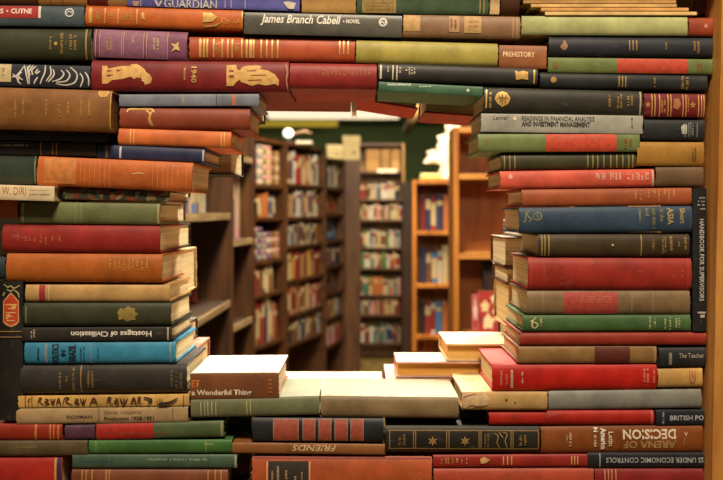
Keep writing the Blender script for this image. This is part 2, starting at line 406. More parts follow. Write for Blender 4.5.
b.bands([(200, 2.4), (203.8, 2), (207, 1.6), 213.5, 222, 227.6, 232, 241.6, (246.5, 2), (250.5, 3), (253.5, 1.4), 261, 266.6, 272, 277.5], 1.4, 'gilt', .12, .93); b.scr(215.5, 41, 221, 53, 'v', 'gilt', 2); b.scr(235, 42, 240, 52, 'v', 'gilt', 2); b.bands([339.5, 343.5, 348], 1.3, 'gilt', .3, .9)
b = bk((356, 498, 39.6, 62.4, 43, 66.4), '#aa9c48', 'yellow olive cloth book without lettering over black gilt book', GT, B=.16, d=1.302)
b = bk((499, 547, 44.6, 68, 45.6, 68.8), '#9a5e36', 'short tan brown book lettered PREHISTORY', GT, B=.1, W=.13)
b.txt('PREHISTORY', 503, 52, 535, 56.6, 0, '#f0cfa0', 0, .02)
b = bk((549, 713.4, 36.6, 55.4, 37.2, 57), '#282b33', 'blue black book directly under the pale yellow green one', GT, B=.2)
b.poly([[(560, 46.5), (563, 43), (564.5, 39.5), (566.5, 43), (568, 46), (566, 50), (563, 50)]], '#a37a5a'); b.bands([629.6, 633, 636.6], 1, 'dimgilt', .3, .85); b.scr(665, 42, 668, 51, 'v', 'dimgilt', 1); b.scr(693, 40, 701, 53, 'v', 'dimgilt', 2)
b = bk((548, 713, 57.4, 72, 58.6, 74.6), '#66743f', 'green book with long orange red label, second from upright top', GT, B=.12)
b.lab(617, 688, '#c2442a', label='orange red spine label'); b.scr(553, 61, 558, 69, 'v', '#a8583a', 2); b.scr(697, 63, 703, 72, 'v', '#a8583a', 2)
# fourth row
b = bk((-60, 90, 61.6, 84, 65.8, 88), '#252a35', 'midnight blue book with white zebra drawing and cream label', GT, B=.09)
b.lab(-14, 10.8, '#cdb98c', 63, 81.5); b.scr(2, 67, 6, 76, 'v', '#8a7a55', 1)
b.strokes([[(12, 77), (16, 76), (20, 72), (24, 66)], [(13, 74), (17, 78), (19, 83)], [(24, 65), (26, 72), (28, 84)], [(27, 66), (29, 76), (29, 84)], [(30, 65), (27, 70)], [(33, 65), (29, 72), (31, 75)], [(36, 66), (32, 70), (33, 75)], [(38, 69), (35, 73)], [(40, 71), (36, 74)],
           [(45, 65), (45, 72), (42, 79), (40, 84)], [(50, 66), (51, 74), (46, 81)], [(53, 69), (54, 75), (48, 82)], [(38, 77), (35, 81), (34, 84)], [(20, 76), (18, 81), (21, 84)], [(22, 72), (18, 76), (23, 80)], [(61, 70), (64, 74), (60, 79), (52, 81.5)], [(66, 69.5), (70, 75), (66, 81), (56, 82)], [(70, 67), (77, 74), (75, 82), (66, 85), (56, 83.5)], [(80, 73), (83, 79), (80, 87)], [(85, 72), (88.5, 78), (88.5, 86)]], 1.5, '#d9d2c6')
b = bk((91, 289, 59.6, 90.8, 61.4, 92), '#7c1e1e', 'deep crimson book dated 1940 with two golden crests', GT, B=.15)
GLD = '#dfae66'
b.poly([[(102, 65.4), (107, 65.8), (108, 68.6), (120, 66), (130, 65.6), (131, 64), (136, 63.6), (139, 65), (142, 67), (145, 69.5), (146, 72), (150, 74.6), (152, 78.5), (150.5, 83), (144.5, 84.8), (144, 83.4), (148, 81.6), (149.4, 78.6), (146.5, 75.4), (141, 74.8), (138, 77), (134, 79), (131, 76.6), (122, 79), (112, 80), (107, 83.6), (102, 83.6)]], GLD)
b.poly([[(107, 70), (113, 70.6), (107, 72)], [(116, 69.8), (122, 69.4), (118, 72)], [(106, 75), (114, 74.6), (108, 77)]], '#7c1e1e')
b.scr(183.5, 66.5, 186.6, 82, 'v', 'gilt', 1); b.txt('1940', 191, 66.5, 196.6, 82.5, -90, 'gilt', 0, .02)
b.poly([[(226.5, 65), (236, 64.6), (237, 69), (240, 70.6), (242, 67), (247, 65.6), (258, 65.2), (262, 66.4), (260, 69), (268, 70.5), (275, 74.5), (279, 80), (278.5, 86), (275, 83.8), (266, 85.6), (258, 84), (252, 86), (247, 84), (241, 82), (240, 79.6), (236, 82.4), (233, 86), (226.5, 86)]], GLD)
b.poly([[(247, 70.4), (256, 70), (256, 71), (247, 71.4)], [(251, 75), (266, 74.6), (266, 75.6), (251, 76)], [(248, 80), (262, 79.4), (262, 80.4), (248, 81)], [(229, 70), (234, 70), (234, 72), (229, 72)], [(229, 75), (234, 75), (234, 78), (229, 78)]], '#8d4a26')
b.strokes([[(285.5, 63), (287.5, 72), (286.5, 80), (288, 91)]], 1.6, '#b9806a', 'scuff_mark')
b = bk((289.5, 377, 61.6, 89, 64.6, 88.6), '#922822', 'faded crimson book with rubbed lettering next to the 1940 volume', GT, B=.17)
b.scr(322, 68, 372, 76, 'v', '#b8643f', 12)
b = bk((378, 538, 62.6, 80.6, 68, 85.4), '#2b2928', 'black book with white bars at left and gilt stamp at right', GT, B=.17)
b.bands([380.5], 2, '#e3d6b8', .1, .9); b.bands([392.6, 396.6], 1.2, '#e3d6b8', .05, .9); b.scr(387, 66, 390, 73, 'v', '#e3d6b8', 1); b.scr(399, 66, 402, 74, 'v', '#e3d6b8', 1); b.disc(406.5, 70.2, .8, '#e3d6b8'); b.scr(408.5, 67, 416, 75, 'v', '#e3d6b8', 3)
b.poly([[(515, 70.6), (519, 71.8), (523, 70.8), (528, 72), (528, 80), (522, 79), (516, 80)]], 'gilt'); b.bands([(534, 1.6)], 1.6, 'gilt', .1, .9)
b = bk((540, 708, 71.8, 88, 75, 91), '#25282a', 'black book with gilt bars directly under the green and red book', GT, B=.2)
b.disc(553.6, 79.6, 3, 'dimgilt'); b.bands([619, 622.4, 625.6], 1.1, 'dimgilt', .15, .85); b.scr(653.6, 78, 656.6, 87, 'v', 'dimgilt', 1); b.scr(681, 76, 690, 90, 'v', 'dimgilt', 2)
b = bk((378.5, 483, 81.4, 91.4, 86.6, 96.8), '#3f6449', 'thin sea green book lying under the black gilt stamped one', GT, B=.1, W=.12)
b.scr(386, 83.4, 411, 86.6, 'h', '#d7dcc6', 1); b.scr(419, 85.6, 432, 88, 'h', '#d7dcc6', 1); b.disc(468, 90.4, 1.6, '#d7dcc6')
b = bk((483.5, 643, 86.6, 112, 91, 115.6), '#2f2d24', 'thick black green book with gilt heraldic crest', GT, B=.16)
b.bands([(486, 1.6)], 1.6, 'gilt', .15, .9); b.scr(489, 92, 493, 108, 'v', 'gilt', 1); b.poly([[(496, 94.6), (499, 92), (503, 91.4), (507, 92.6), (510.5, 98), (508, 104), (502, 107), (497, 103), (494.6, 99)]], 'gilt'); b.strokes([[(498, 95), (501, 99), (499.6, 103)], [(502, 93.6), (502.6, 99), (501.6, 105)], [(507, 95), (505, 99), (505.6, 103)]], 1.1, '#6a4a22'); b.strokes([[(496.6, 99), (502, 97.6), (508.6, 99)]], .9, '#6a4a22')
b.scr(608, 93, 612, 109, 'v', 'dimgilt', 1); b.scr(617, 92.4, 623, 109, 'v', 'dimgilt', 2); b.scr(627, 94, 634, 107, 'v', 'dimgilt', 2); b.bands([640], 1.6, '#b3a58c')
b = bk((644, 706, 93, 117, 93.6, 117.6), '#6e1a1a', 'maroon book with ornate gilt spine panels against the upright', GT, B=.13)
b.bands([652, 655, 659.6, 668, 671, 683, 686, 698.6, 701.6, 704], .9, 'gilt'); b.star(648, 104.6, 3, 'gilt', 5); b.scr(661, 98, 666.4, 113, 'v', 'gilt', 2); b.poly([[(674, 99), (679, 98), (681, 104), (678, 110), (673, 108)]], '#a86a44'); b.star(692.6, 105, 3.4, 'gilt', 5); b.scr(687.5, 95, 689, 114, 'v', 'gilt', 1)

# ------------------------------------------------------------------ left stack
b = bk((-60, 111, 84.6, 127, 90.6, 131), '#87582a', 'thick scuffed golden brown book with worn end above the stack', GL, B=.13, jut=.03, W=.17, pages='#8a6236')
b.bands([(110, 1.4)], 1.4, '#d9ab62', .06, .97, 'rubbed_edge'); b.poly([[(98, 89.8), (108, 90.4), (109.6, 92.6), (106, 96.6), (100, 97), (97.4, 94)]], '#d4a052', 'rubbed_edge')
for x in (14, 22, 45, 58, 67, 80, 88): b.scr(x, 98, x+3.4, 118, 'v', '#b98d4a', 1)
b = bk((119, 259, 94.4, 106.2, 93.6, 106), '#7b7f8c', 'slim grey blue book with an orange stripe near its end', GL, B=.08, W=.13)
b.bands([(234, 4)], 4, '#b9704a'); b.bands([216.5], .8, '#3c3c44'); b.bands([183], 3, '#8f8d88')
b = bk((119.5, 250, 107.2, 128, 108.2, 130.4), '#8e4029', 'reddish brown book with gilt corner ornament below grey blue book', GL, B=.17)
b.strokes([[(127, 112), (129, 109), (140, 108.6), (151, 109), (154, 112)], [(146, 110), (150, 114), (149, 120), (151, 126)], [(152, 111), (149.6, 118), (153, 126)]], 2, 'gilt')
b = bk((118, 231, 128.6, 144.4, 131, 149), '#cf6d36', 'thin light orange book with gilt double bars at each end', GL, B=.17)
b.bands([130, 133.4, 221, 224], 1.1, '#eab06a'); 
b = bk((-60, 106, 128.6, 138.4, 132.8, 142.4), '#22282a', 'thin black green book under the scuffed golden brown one', GL, B=.17)
b.scr(22, 131.5, 76, 134.6, 'h', '#6d6a4c', 1)
b = bk((-62, 96, 138.8, 152.6, 142.8, 156.4), '#282824', 'slim black book with small gold title at far left', GL, B=.14)
b.scr(0, 142, 33, 143.4, 'h', '#8a7a50', 1); b.txt('William Pulliam', -2, 143.8, 28, 148, 0, '#d9cba0', 0, .01) if False else b.scr(-4, 144, 28, 147.6, 'h', '#d9cba0', 1); b.bands([40.6, 52.6, 56.4], 1, 'dimgilt')
b = bk((96.5, 205, 144.2, 158.4, 148.8, 163), '#2a3050', 'navy blue book with pale bars resting on the ridged orange one', GL, B=.15)
b.bands([105.6, 107], .9, 'dimgilt'); b.bands([(120, 2)], 2, '#c9c6cf', .1, .92); b.bands([203], 2, '#b9b6bf', .1, .9)
b = bk((-62, 36, 152, 183, 154.4, 184), '#2e3a2e', 'dark bottle green book left of the ridged orange book', GL, B=.16); b.bands([34.6], 1.4, '#7f8468')
b = bk((37, 192.5, 155.4, 185.6, 163, 191.6), '#c4662c', 'ridged bright orange book with paler label panel at left end', GL, B=.13, W=.16, jut=.012)
b.lab(43, 75, '#d08040', 158, 183.5); b.bands([80, 84, 89, 94, 99, 104, 109, 152, 157, 162, 167, 172, 177, 186], .5, '#da8648', .04, .9); b.strokes([[(132, 174), (138, 173), (144, 173.6)]], 1, '#eac08a', 'scuff_mark')
b = bk((-62, 54.5, 182.8, 198, 186, 201.4), '#dcc6a0', 'cream jacketed book with faint red lettering poking out', GL, B=.06, rough=.6, jut=.02)
b.txt('W. DIRI', 2, 187.4, 26, 194.4, 0, '#bf6a4a', 0, 0); b.scr(28, 189.6, 49, 190.8, 'h', '#b09a78', 1); b.scr(28, 193.6, 50, 195.6, 'h', '#8d5a40', 1)
b = bk((62, 170, 187.6, 199.4, 190.6, 202), '#555', 'slim book covered in mosaic patterned cloth', GL, B=.1, mat=mosaic(), W=.14)
b = bk((-62, 17.5, 199, 217.6, 200, 218.2), '#b45a26', 'orange book end under the cream jacketed book', GL, B=.14)
b = bk((20, 160, 201.8, 223, 203.2, 225.2), '#6b7046', 'faded sage green cloth book above the plain crimson book', GL, B=.13, W=.15)
b.bands([22.6, 158], 2, '#a89c70', .05, .95, 'rubbed_edge'); b.bands([75, 81], .8, '#8b8a64')
b = bk((2, 160, 224, 252.4, 225.4, 253.2), '#96261f', 'crimson cloth book with small gilt title above the amber book', GL, B=.16, W=.16)
for x in (17, 25, 29, 34, 40, 45, 51.6, 59): b.scr(x, 233 if x in (40, 45) else 235.5, x+2.4, 245 if x in (40, 45) else 242, 'v', '#c8803c', 1)
b = bk((6, 162, 253.6, 281.8, 254, 283.2), '#b4601f', 'amber orange book with faint vertical gilt lettering', GL, B=.15, W=.16)
for x in (109, 114, 118, 123, 128, 132, 136, 141, 146): b.scr(x, 257, x+3, 271, 'v', '#d49b4a', 1)
bk((-55, 5, 257, 279.6, 257, 279.6), '#2a3a40', 'dark teal book end just left of the amber orange book', GL, W=.1)
b = bk((25, 170, 284.6, 301.6, 285, 302), '#c39a60', 'tan linen book with a red stripe near its left end', GL, B=.14, W=.16)
b.bands([(42, 6)], 6, '#a5313a', .02, .98, 'red_stripe'); b.bands([48.6], .7, '#e3cf9c')
b = bk((23, 171, 302.8, 326.4, 302.6, 326), '#3b3d28', 'dark olive book with worn golden emblem in the middle', GL, B=.15, W=.16)
b.bands([26], 1, '#8d8a5a', .15, .85); b.poly([[(117, 313), (120, 308), (124, 309), (128, 306), (131, 308), (135, 308), (135, 312), (139, 314), (135, 316), (136, 320), (131, 320), (127, 322), (123, 319), (119, 320), (121, 315)]], '#96803e')
b = bk((22, 172, 327.6, 341.4, 326.8, 340.6), '#2f2a25', 'black book titled Hostages of Civilisation upside down in white', GL, B=.08, W=.16)
b.txt('Hostages of Civilisation', 71, 329.4, 151.5, 337, 180, '#f0e8da', 0, .025); b.scr(30.6, 329, 36, 338.6, 'v', '#cfc3a6', 2); b.bands([168], 1.6, '#bdb29a')
b = bk((24, 176, 342.4, 364, 341.6, 363.2), '#3a8cb0', 'bright sky blue book with black vertical titles', GL, B=.13, W=.16)
b.scr(37, 345.4, 40.4, 362, 'v', 'black', 1); b.bands([(46, 2.4)], 2.4, '#8f8a9a'); b.txt('POLITICS', 52, 343.6, 59, 363, 90, '#1a2a3a', 0, .03); b.txt('IN', 61, 350, 66, 356, 90, '#1a2a3a', 0, .03); b.txt('BRAZIL', 68.6, 344.6, 76, 361, 90, '#1a2a3a', 0, .03); b.scr(80, 345.4, 86, 361, 'v', '#24506a', 2); b.bands([(91, 2)], 2, '#5f8fae'); b.scr(97.4, 346, 100, 359, 'v', '#24506a', 1); b.bands([170.5], 1.4, '#8aa6ae')
b = bk((20, 187, 365, 394.6, 364, 392.6), '#35302c', 'thick charcoal book with gold vertical lettering under the blue one', GL, B=.17, W=.16)
b.scr(58.6, 372, 62, 390, 'v', 'dimgilt', 1); b.scr(65.6, 376, 68.6, 384, 'v', 'dimgilt', 1); b.scr(72, 367, 75.6, 393, 'v', 'dimgilt', 1); b.bands([81], 1, 'dimgilt'); b.scr(87, 371, 95, 389, 'v', 'dimgilt', 2); b.scr(170, 370, 184, 389, 'v', '#7a6a4c', 3)
b = bk((18, 189.5, 396, 408, 394, 406), '#d6a95f', 'slim yellow cream book with decorative swirling black letters', GL, B=.07, W=.16)
b.bands([25.4, 32], .9, '#4a3018'); b.txt('f', 27.6, 398.4, 30.4, 406, 0, '#7a4a1c', 0, .03)
for i, (x, w) in enumerate([(38, 6), (45, 4.5), (50.5, 5), (56.5, 4.5), (63, 10), (75, 4.5), (80.5, 6), (90, 8), (107, 7), (115, 4), (120, 8), (131, 6), (138, 4.5)]):
    k = i % 4; c = x+w/2
    ln = [[[(x, 405.6-i*.12), (x+w*.2, 398.6), (x+w*.6, 398.8), (x+w*.3, 402), (x+w, 405.4)]], [[(x, 399), (x+w*.8, 400.4), (x, 402.4), (x+w, 404), (x, 405.6)]], [[(x, 398.8), (x+w*.5, 404.8), (x+w, 399)], [(x+w*.5, 399), (x+w*.6, 405)]], [[(x, 405.4), (c, 398.8), (x+w, 405.2)], [(x+w*.25, 402.6), (x+w*.8, 402.4)]]][k]
    dy = -2*(x-18)/171
    b.strokes([[(px, py+dy) for px, py in l] for l in ln], 1.5, '#5a3416', 'title')
b.strokes([[(144, 397), (152, 399.5), (148, 403)], [(157, 404.5), (166, 404), (176, 399.6)], [(159, 403), (170, 402), (178, 398)]], 2.2, '#3a3430', 'title'); b.scr(155, 398, 164, 402.6, 'v', '#4a3a2a', 4); b.bands([184], .8, '#6a4a22')
b = bk((16, 188, 408.6, 424.4, 406.6, 422.4), '#b2946a', 'dull tan book with small dark lettering under the swirling lettered one', GL, B=.1, W=.16)
b.txt('RICHMAN', 66.6, 415, 92, 418.8, 0, '#4a3a2a', 0, .02); b.bands([99, 173], .6, '#4a3a2a'); b.txt('Soviet Industrial', 104, 410, 142, 414, 0, '#8a7252', .1, .01); b.txt('Production 1928-1951', 104, 416, 154, 420.4, 0, '#3f3222', .1, .02)
# the upright volume at the left edge
def upright(px0, px1, y0, y1, col, label, g, d=D0, W=.14, B=.12):
    o = Book((0, y1-y0, 0, px1-px0, 0, px1-px0), col, label, g, W=W, B=B, d=d)
    # stand it on its end: local +x runs down the page
    p = at((px0+px1)/2, (y0+y1)/2, d)
    o.mid = p
    o.root.rotation_euler = (0, math.pi/2, 0)
    o.root.location = p+Vector((-o.T/2, 0, 0))
    return o
b = upright(-2, 22.4, 281, 420.6, '#221f1c', 'black leather volume standing on end with red oval label', GL)
b.poly([[(3, 301), (6, 298), (8, 295.6), (11, 292), (14, 295.6), (16, 298), (18.6, 301), (18.8, 322), (16, 325), (11, 327), (6, 325), (3, 322)]], '#dca862'); b.poly([[(4, 301.6), (8, 297), (11, 293.6), (14, 297), (17.8, 301.6), (17.8, 321.6), (11, 325.6), (4, 321.6)]], '#c9431f', 'spine_label')
for y, x0, x1 in ((304, 5, 17), (308, 8, 14), (312, 6, 16), (316, 9, 13), (320, 7, 15)): b.poly([[(x0, y), (x1, y), (x1, y+1.2), (x0, y+1.2)]], '#e8b06a', 'title')
for y in (331, 336.5): b.poly([[(0, y), (21.4, y), (21.4, y+.9), (0, y+.9)]], 'dimgilt', 'gilt_tooling')
b.strokes([[(4, 284), (8, 287), (11, 286), (15, 288), (20, 285)], [(7, 289), (11, 291), (14, 288.6)], [(14, 290), (18, 293), (19, 298)], [(5, 292), (3, 296)]], 1.6, '#a8986a')

# ------------------------------------------------------------------ right stack
b = bk((481, 643, 112.6, 132.4, 116.2, 133.4), '#a9a69a', 'pale grey book titled Readings in Financial Analysis', GR, B=.05, rough=.45, W=.15)
b.txt('Lerner', 493, 115.6, 508.6, 119.6, 0, '#3c3a36', .3, 0); b.disc(514.6, 118.4, 1.9, '#e6d9a0'); b.txt('READINGS IN FINANCIAL ANALYSIS', 521.6, 116.8, 594.6, 120.4, 0, '#4a4844', 0, .015); b.txt('AND INVESTMENT MANAGEMENT', 521.6, 122.2, 590, 126, 0, '#34332f', 0, .03); b.scr(631, 117, 633.4, 128, 'v', '#3c3a36', 1)
b = bk((478, 640, 133, 153, 134, 151), '#6f7f48', 'light green book with a broad red label under the grey one', GR, B=.12, W=.15)
b.lab(546, 616.6, '#cd4a30', 134, 151.6, 'red spine label'); b.scr(552, 137, 600, 139.4, 'h', '#9c6a4a', 1); b.scr(484, 138, 489, 146, 'v', '#a87a4a', 2); b.scr(624, 137, 634, 148, 'v', '#a8623f', 2)
b = bk((501, 636, 153.6, 170.4, 151.8, 168), '#3d3c22', 'dark olive book with gilt bars near both ends', GR, B=.17, W=.15, d=1.305)
b.bands([504.6, 510, 515, 588, 593, 598, 604, 611, 617, 623, 629, 633], 1.1, '#9c8c52'); 
b = bk((500, 654.5, 171.2, 189, 168.6, 187), '#cc5540', 'coral red book with white lettering near its right end', GR, B=.16, W=.15)
b.star(510.6, 176.8, 3, '#f0d8c0', 5); b.bands([653], 2, '#d8a890', .05, .95, 'rubbed_edge')
for x, w in ((596, 4), (602, 4), (610, 4), (615, 3), (619, 3), (627, 3), (632, 2), (636, 4), (641, 2), (645, 4)): b.scr(x, 172.6, x+w, 180, 'v', '#f0dcc8', max(1, w//2))
b = bk((656, 704, 167, 186.4, 166.8, 186), '#6b5138', 'short brown book next to the coral red one', GR, B=.12, W=.15)
b = bk((522, 692, 189.6, 207, 187.4, 205.4), '#a0502c', 'copper brown book with gold lettering above the blue book', GR, B=.16, W=.15)
for x, h in ((635, 10), (640, 13), (648, 8), (654, 8), (658, 13), (664, 6), (668, 14), (673, 9)): b.scr(x, 189.4, x+2.2, 189.4+h, 'v', '#d8a668', 1)
b = bk((519, 692.5, 207.4, 233.4, 205.8, 231.6), '#33475c', 'slate blue book titled ASIA in pale gold letters', GR, B=.13, W=.155)
b.strokes([[(523, 221), (525, 222), (526, 214), (526.4, 211)], [(529, 211), (527, 215), (531, 219), (529, 222)], [(534, 214), (533, 218), (537, 220), (541, 218), (541, 214), (537, 212), (534, 215)], [(537, 213), (538, 218)]], 1.2, '#8a8056')
b.txt('Short', 680, 208, 685, 223.5, -90, '#b39a6a', 0, .02); b.txt('ASIA', 667.4, 207.6, 673.4, 224.6, -90, '#b8a06c', 0, .02); b.txt('in the', 660, 209, 664, 221.5, -90, '#9c8f66', 0, .01); b.scr(652, 208, 657, 230, 'v', '#8f875f', 1); b.txt('and', 645.4, 208, 649.6, 216, -90, '#9c8f66', 0, .01); b.scr(638.6, 208, 641.6, 223, 'v', '#b39a5a', 1)
b = bk((538, 690, 234.4, 256.4, 234, 257), '#41331d', 'dark brown leather book with gold lettering below ASIA', GR, B=.16, W=.155)
b.bands([542, 545, 549, 641.4], 1.1, '#a8904e'); b.scr(652, 238, 656, 251, 'v', 'dimgilt', 1); b.scr(662, 236, 667, 255, 'v', '#b08a4c', 2); b.scr(669.6, 236, 674, 251, 'v', '#b08a4c', 1); b.scr(678, 240, 681, 247, 'v', 'dimgilt', 1); b.scr(684, 236, 688, 252, 'v', '#b08a4c', 1); b.disc(612.6, 245, 1.2, '#c0a888')
b = bk((528, 692, 257.6, 290.2, 258.4, 290.4), '#9c2b1f', 'thick brick red book, thickest of the right hand stack', GR, B=.14, W=.155)
b.scr(543, 261, 546.6, 285, 'v', '#b05030', 1); b.scr(553, 264, 558, 282, 'v', '#ac4c30', 1); b.scr(561, 262, 565, 283, 'v', '#ac4c30', 1); b.bands([531, 688], .8, '#b04c34'); b.scr(681, 266, 684, 280, 'v', '#b8603c', 1)
b = bk((527, 690.5, 291, 314.6, 290.8, 314.4), '#836a4a', 'taupe brown book with a wide faded red label', GR, B=.14, W=.155)
b.lab(563.6, 617.6, '#b04438', 292, 314, 'faded red spine label'); b.scr(580, 296, 612, 303, 'h', '#c4705c', 3); b.bands([543, 632, 653], .7, '#9c8460')
b = bk((522.5, 691, 315.2, 332.2, 315, 331.4), '#47683a', 'grass green book with a small curled gilt initial', GR, B=.15, W=.155)
b.strokes([[(536, 317.4), (533, 321), (532, 326), (535, 328), (538, 325), (535.4, 322.6), (532.4, 323)], [(530.6, 322), (533, 320)]], 1.6, '#d2c48a'); b.scr(540, 318, 543, 326, 'v', '#d2c48a', 1)
b.scr(649, 317, 651.6, 330, 'v', '#cfd0a0', 1); b.scr(653.6, 318.6, 657, 328, 'v', '#cfd0a0', 1); b.scr(664, 317, 667, 330, 'v', '#cfd0a0', 1); b.scr(669, 317, 672, 330, 'v', '#cfd0a0', 1); b.scr(675, 318, 681, 328, 'v', '#cfd0a0', 2)
b = bk((520, 707, 333, 346, 332.4, 345.6), '#96301f', 'long thin rust red book under the grass green one', GR, B=.2, W=.155)
b = bk((518, 657, 346.6, 363.8, 346.4, 363.4), '#8e6a3c', 'ochre brown book with dark red square on its spine', GR, B=.12, W=.155)
b.lab(594.6, 630, '#5e2412', 347, 363, 'dark red spine label'); b.bands([655], 2, '#a88450')
b = bk((659, 706, 348, 367.4, 347.4, 367), '#24282c', 'short black book with pale title against the upright', GR, B=.13, W=.15)
b.bands([(670.6, 3)], 3, '#8f8466', .12, .75); b.txt('The Teacher', 679, 353, 704, 358, 0, '#a8a08c', 0, .01)
b = bk((492, 657, 364.8, 391, 364.2, 390), '#bf1c0e', 'vivid scarlet book with short white title lines', GR, B=.13, W=.155)
b.scr(500, 370, 503.6, 387, 'v', '#e88a70', 1); b.scr(505.6, 373, 508.6, 386, 'v', '#e88a70', 1); b.scr(510.4, 368, 514.6, 388, 'v', '#f0d0b8', 1); b.scr(521.4, 371, 524.2, 385, 'v', '#f0d0b8', 1); b.scr(643, 368, 650, 384, 'v', '#e89a80', 2); b.scr(653, 369, 655.6, 383, 'v', '#e89a80', 1)
b = bk((658, 703, 369, 388, 368.4, 387), '#cfa25c', 'yellow tan book end beside the vivid scarlet one', GR, B=.15, W=.15)
b.strokes([[(690, 370), (690, 380), (692.4, 383), (695, 380), (695, 370)], [(692, 371), (693, 379)]], 1, '#a0502c')
b = bk((548.5, 702, 391.6, 410, 389, 408.4), '#85857d', 'plain grey cloth book under the vivid scarlet one', GR, B=.13, W=.15)
b = bk((462, 547.5, 391.8, 410.4, 392, 410.2), '#c9a164', 'worn cream book with torn left end below the scarlet one', GR, B=.13, W=.155, pages='#cbb083', jut=.004)
b.poly([[(462.6, 394), (470, 392.6), (484, 393), (491, 399), (488, 402), (492, 407), (480, 405), (470, 409), (463, 408)]], '#dcb98a', 'torn_patch'); b.strokes([[(466, 409), (472, 405.6), (480, 407.4), (491, 404)], [(463, 398), (468, 396), (476, 394)]], 1.1, '#6a4a26', 'tear'); b.disc(506.4, 400, 1.2, '#5a3a1a', name='stain'); b.disc(515, 402.6, .8, '#5a3a1a', name='stain')
b = bk((489, 654.5, 411, 425.6, 410.4, 425), '#b32417', 'thin red book between the grey and the ARENA OF DECISION book', GR, B=.2, W=.15)
b.scr(506, 414, 522, 419, 'v', '#8a3a22', 6); b.bands([652], 2, '#cf6048')
b = bk((656, 704.5, 410, 425.4, 409.6, 425), '#20252e', 'short navy book lettered BRITISH in white capitals', GR, B=.1, W=.15)
b.scr(662, 412, 665.6, 424, 'v', '#b3b3b3', 1); b.txt('BRITISH PO', 670, 415.2, 703.6, 420.4, 0, '#c4c8cc', 0, .01)
b = bk((541, 703, 426.4, 454, 426, 451.6), '#87481a', 'brown book titled ARENA OF DECISION upside down in white', GR, B=.11, W=.16)
b.txt('DECISION', 623, 429, 676, 439.4, 180, '#ecdcc2', 0, .03); b.txt('ARENA OF', 623.6, 440.4, 676, 448.6, 180, '#b39060', 0, .03); b.txt('A', 684, 432, 688, 436, 180, '#d8b890', 0, .02); b.scr(683, 437, 686, 445, 'v', '#b99060', 1)
b.scr(566, 433.6, 568.4, 443, 'v', '#d8b890', 1); b.txt('Lewis', 569, 432, 573, 446.6, 90, '#e2cba6', 0, .02) if False else b.scr(569, 432, 573, 446.6, 'v', '#e2cba6', 1)
b.txt('N', 593.4, 427.6, 597.6, 432, 90, 'white', 0, .04); b.scr(593.4, 433, 598, 448.6, 'v', '#e8d8be', 1); b.txt('America', 600.6, 428, 606, 449.4, -90, 'white', 0, .04); b.txt('Latin', 608.4, 431.6, 613, 446, -90, '#e2cba6', 0, .03)
b = bk((588, 704.5, 453, 468, 452.6, 468), '#1d2028', 'navy book lettered UNDER ECONOMIC CONTROLS upside down', GR, B=.12, W=.15)
b.bands([600], .9, '#b3b3b3'); b.txt('SS UNDER ECONOMIC CONTROLS', 606, 457.4, 703.5, 462.8, 180, '#b4b8bc', 0, .01)
b = bk((595, 703.6, 468.6, 490.4, 468.6, 490.4), '#8a2323', 'dark red book with pale rings at the bottom right corner', GR, B=.14, W=.15)
b.bands([605, 608.6, 612, 616], 1.1, '#c08a60', .2, .97)
b = bk((644, 705, 119.4, 139.8, 119.8, 140.6), '#26282a', 'black book with small silver crest below the maroon one', GR, B=.12, W=.15)
b.poly([[(681, 127), (683, 124.6), (685, 127), (687, 124.4), (687, 134), (682, 134)]], '#b8b8b0'); b.scr(688, 122, 694, 137, 'v', '#9c9c98', 3); b.bands([685, 697], .7, '#8a8a86', .15, .85)
b = bk((637, 704.5, 141.4, 166, 142.2, 166), '#a87a30', 'mustard tan book end below the black crested one', GR, B=.13, W=.15)
b.scr(692, 147, 697, 163, 'v', '#5a3a16', 2)
b = upright(692.8, 707, 188.6, 331.4, '#1c1d1e', 'slim black book standing upright titled HANDBOOK FOR SUPERVISORS', GR, B=.08)
for y, a, c in ((197, 698, 705), (200.6, 697.6, 705.4), (204, 697.4, 705.8), (208, 698, 705.6)): b.scr(a, y, c, y+2.4, 'h', '#c8b8a8', 1)
b.txt('HANDBOOK FOR SUPERVISORS', 699.4, 219, 704, 301, 0, '#d0ccc4', 0, .01); b.poly([[(697.6, 311.6), (705.6, 311.6), (705.6, 313.4), (697.6, 313.4)], [(700, 314.6), (704.6, 314.6), (704.6, 317.6), (700, 317.6)]], '#b8b4ac')

# ------------------------------------------------------------------ below the opening
b = bk((-60, 62, 423, 440.6, 424.6, 440.6), '#9c2f1a', 'red orange book with gilt bars at the lower left edge', GB, B=.16)
b.bands([(35.6, 2.4), (50, 1.6), (53.6, 1.2), (58, 1.6)], 1.4, '#c87a3a')
b = bk((64.5, 95, 425.4, 440, 424.8, 439.6), '#573347', 'short plum purple book between red orange and red green books', GB, B=.14)
b = bk((96, 224, 424.8, 439.6, 420, 438.2), '#566640', 'green book whose left end is covered by a red label', GB, B=.14)
b.lab(96.6, 154, '#b3281c', label='red spine label'); b.scr(105, 432, 168, 435, 'h', '#8a4a30', 1); b.bands([222], 3, '#8d8a68', .05, .95, 'rubbed_edge')
b = bk((-60, 87.5, 441, 457.4, 440.8, 456), '#5c4e33', 'grey brown book below the red orange one, lower left', GB, B=.15)
b.scr(16, 446, 37, 449, 'h', '#8a7448', 1)
b = bk((88.5, 232, 441, 454, 439.4, 453.6), '#3f6c33', 'leaf green book in the lower left, above the teal one', GB, B=.15)
b.bands([96, 206], 1.4, '#6f8a4c'); b.scr(203, 443, 213, 446, 'h', '#9cab68', 1)
b = bk((-60, 62, 458.4, 490.6, 456.8, 490.6), '#b02a1e', 'large red book with navy and tan rings, bottom left corner', GB, B=.13)
b.bands([(55.4, 2)], 2, '#caa25e'); b.bands([(59.2, 4)], 4, '#2c2a4a')
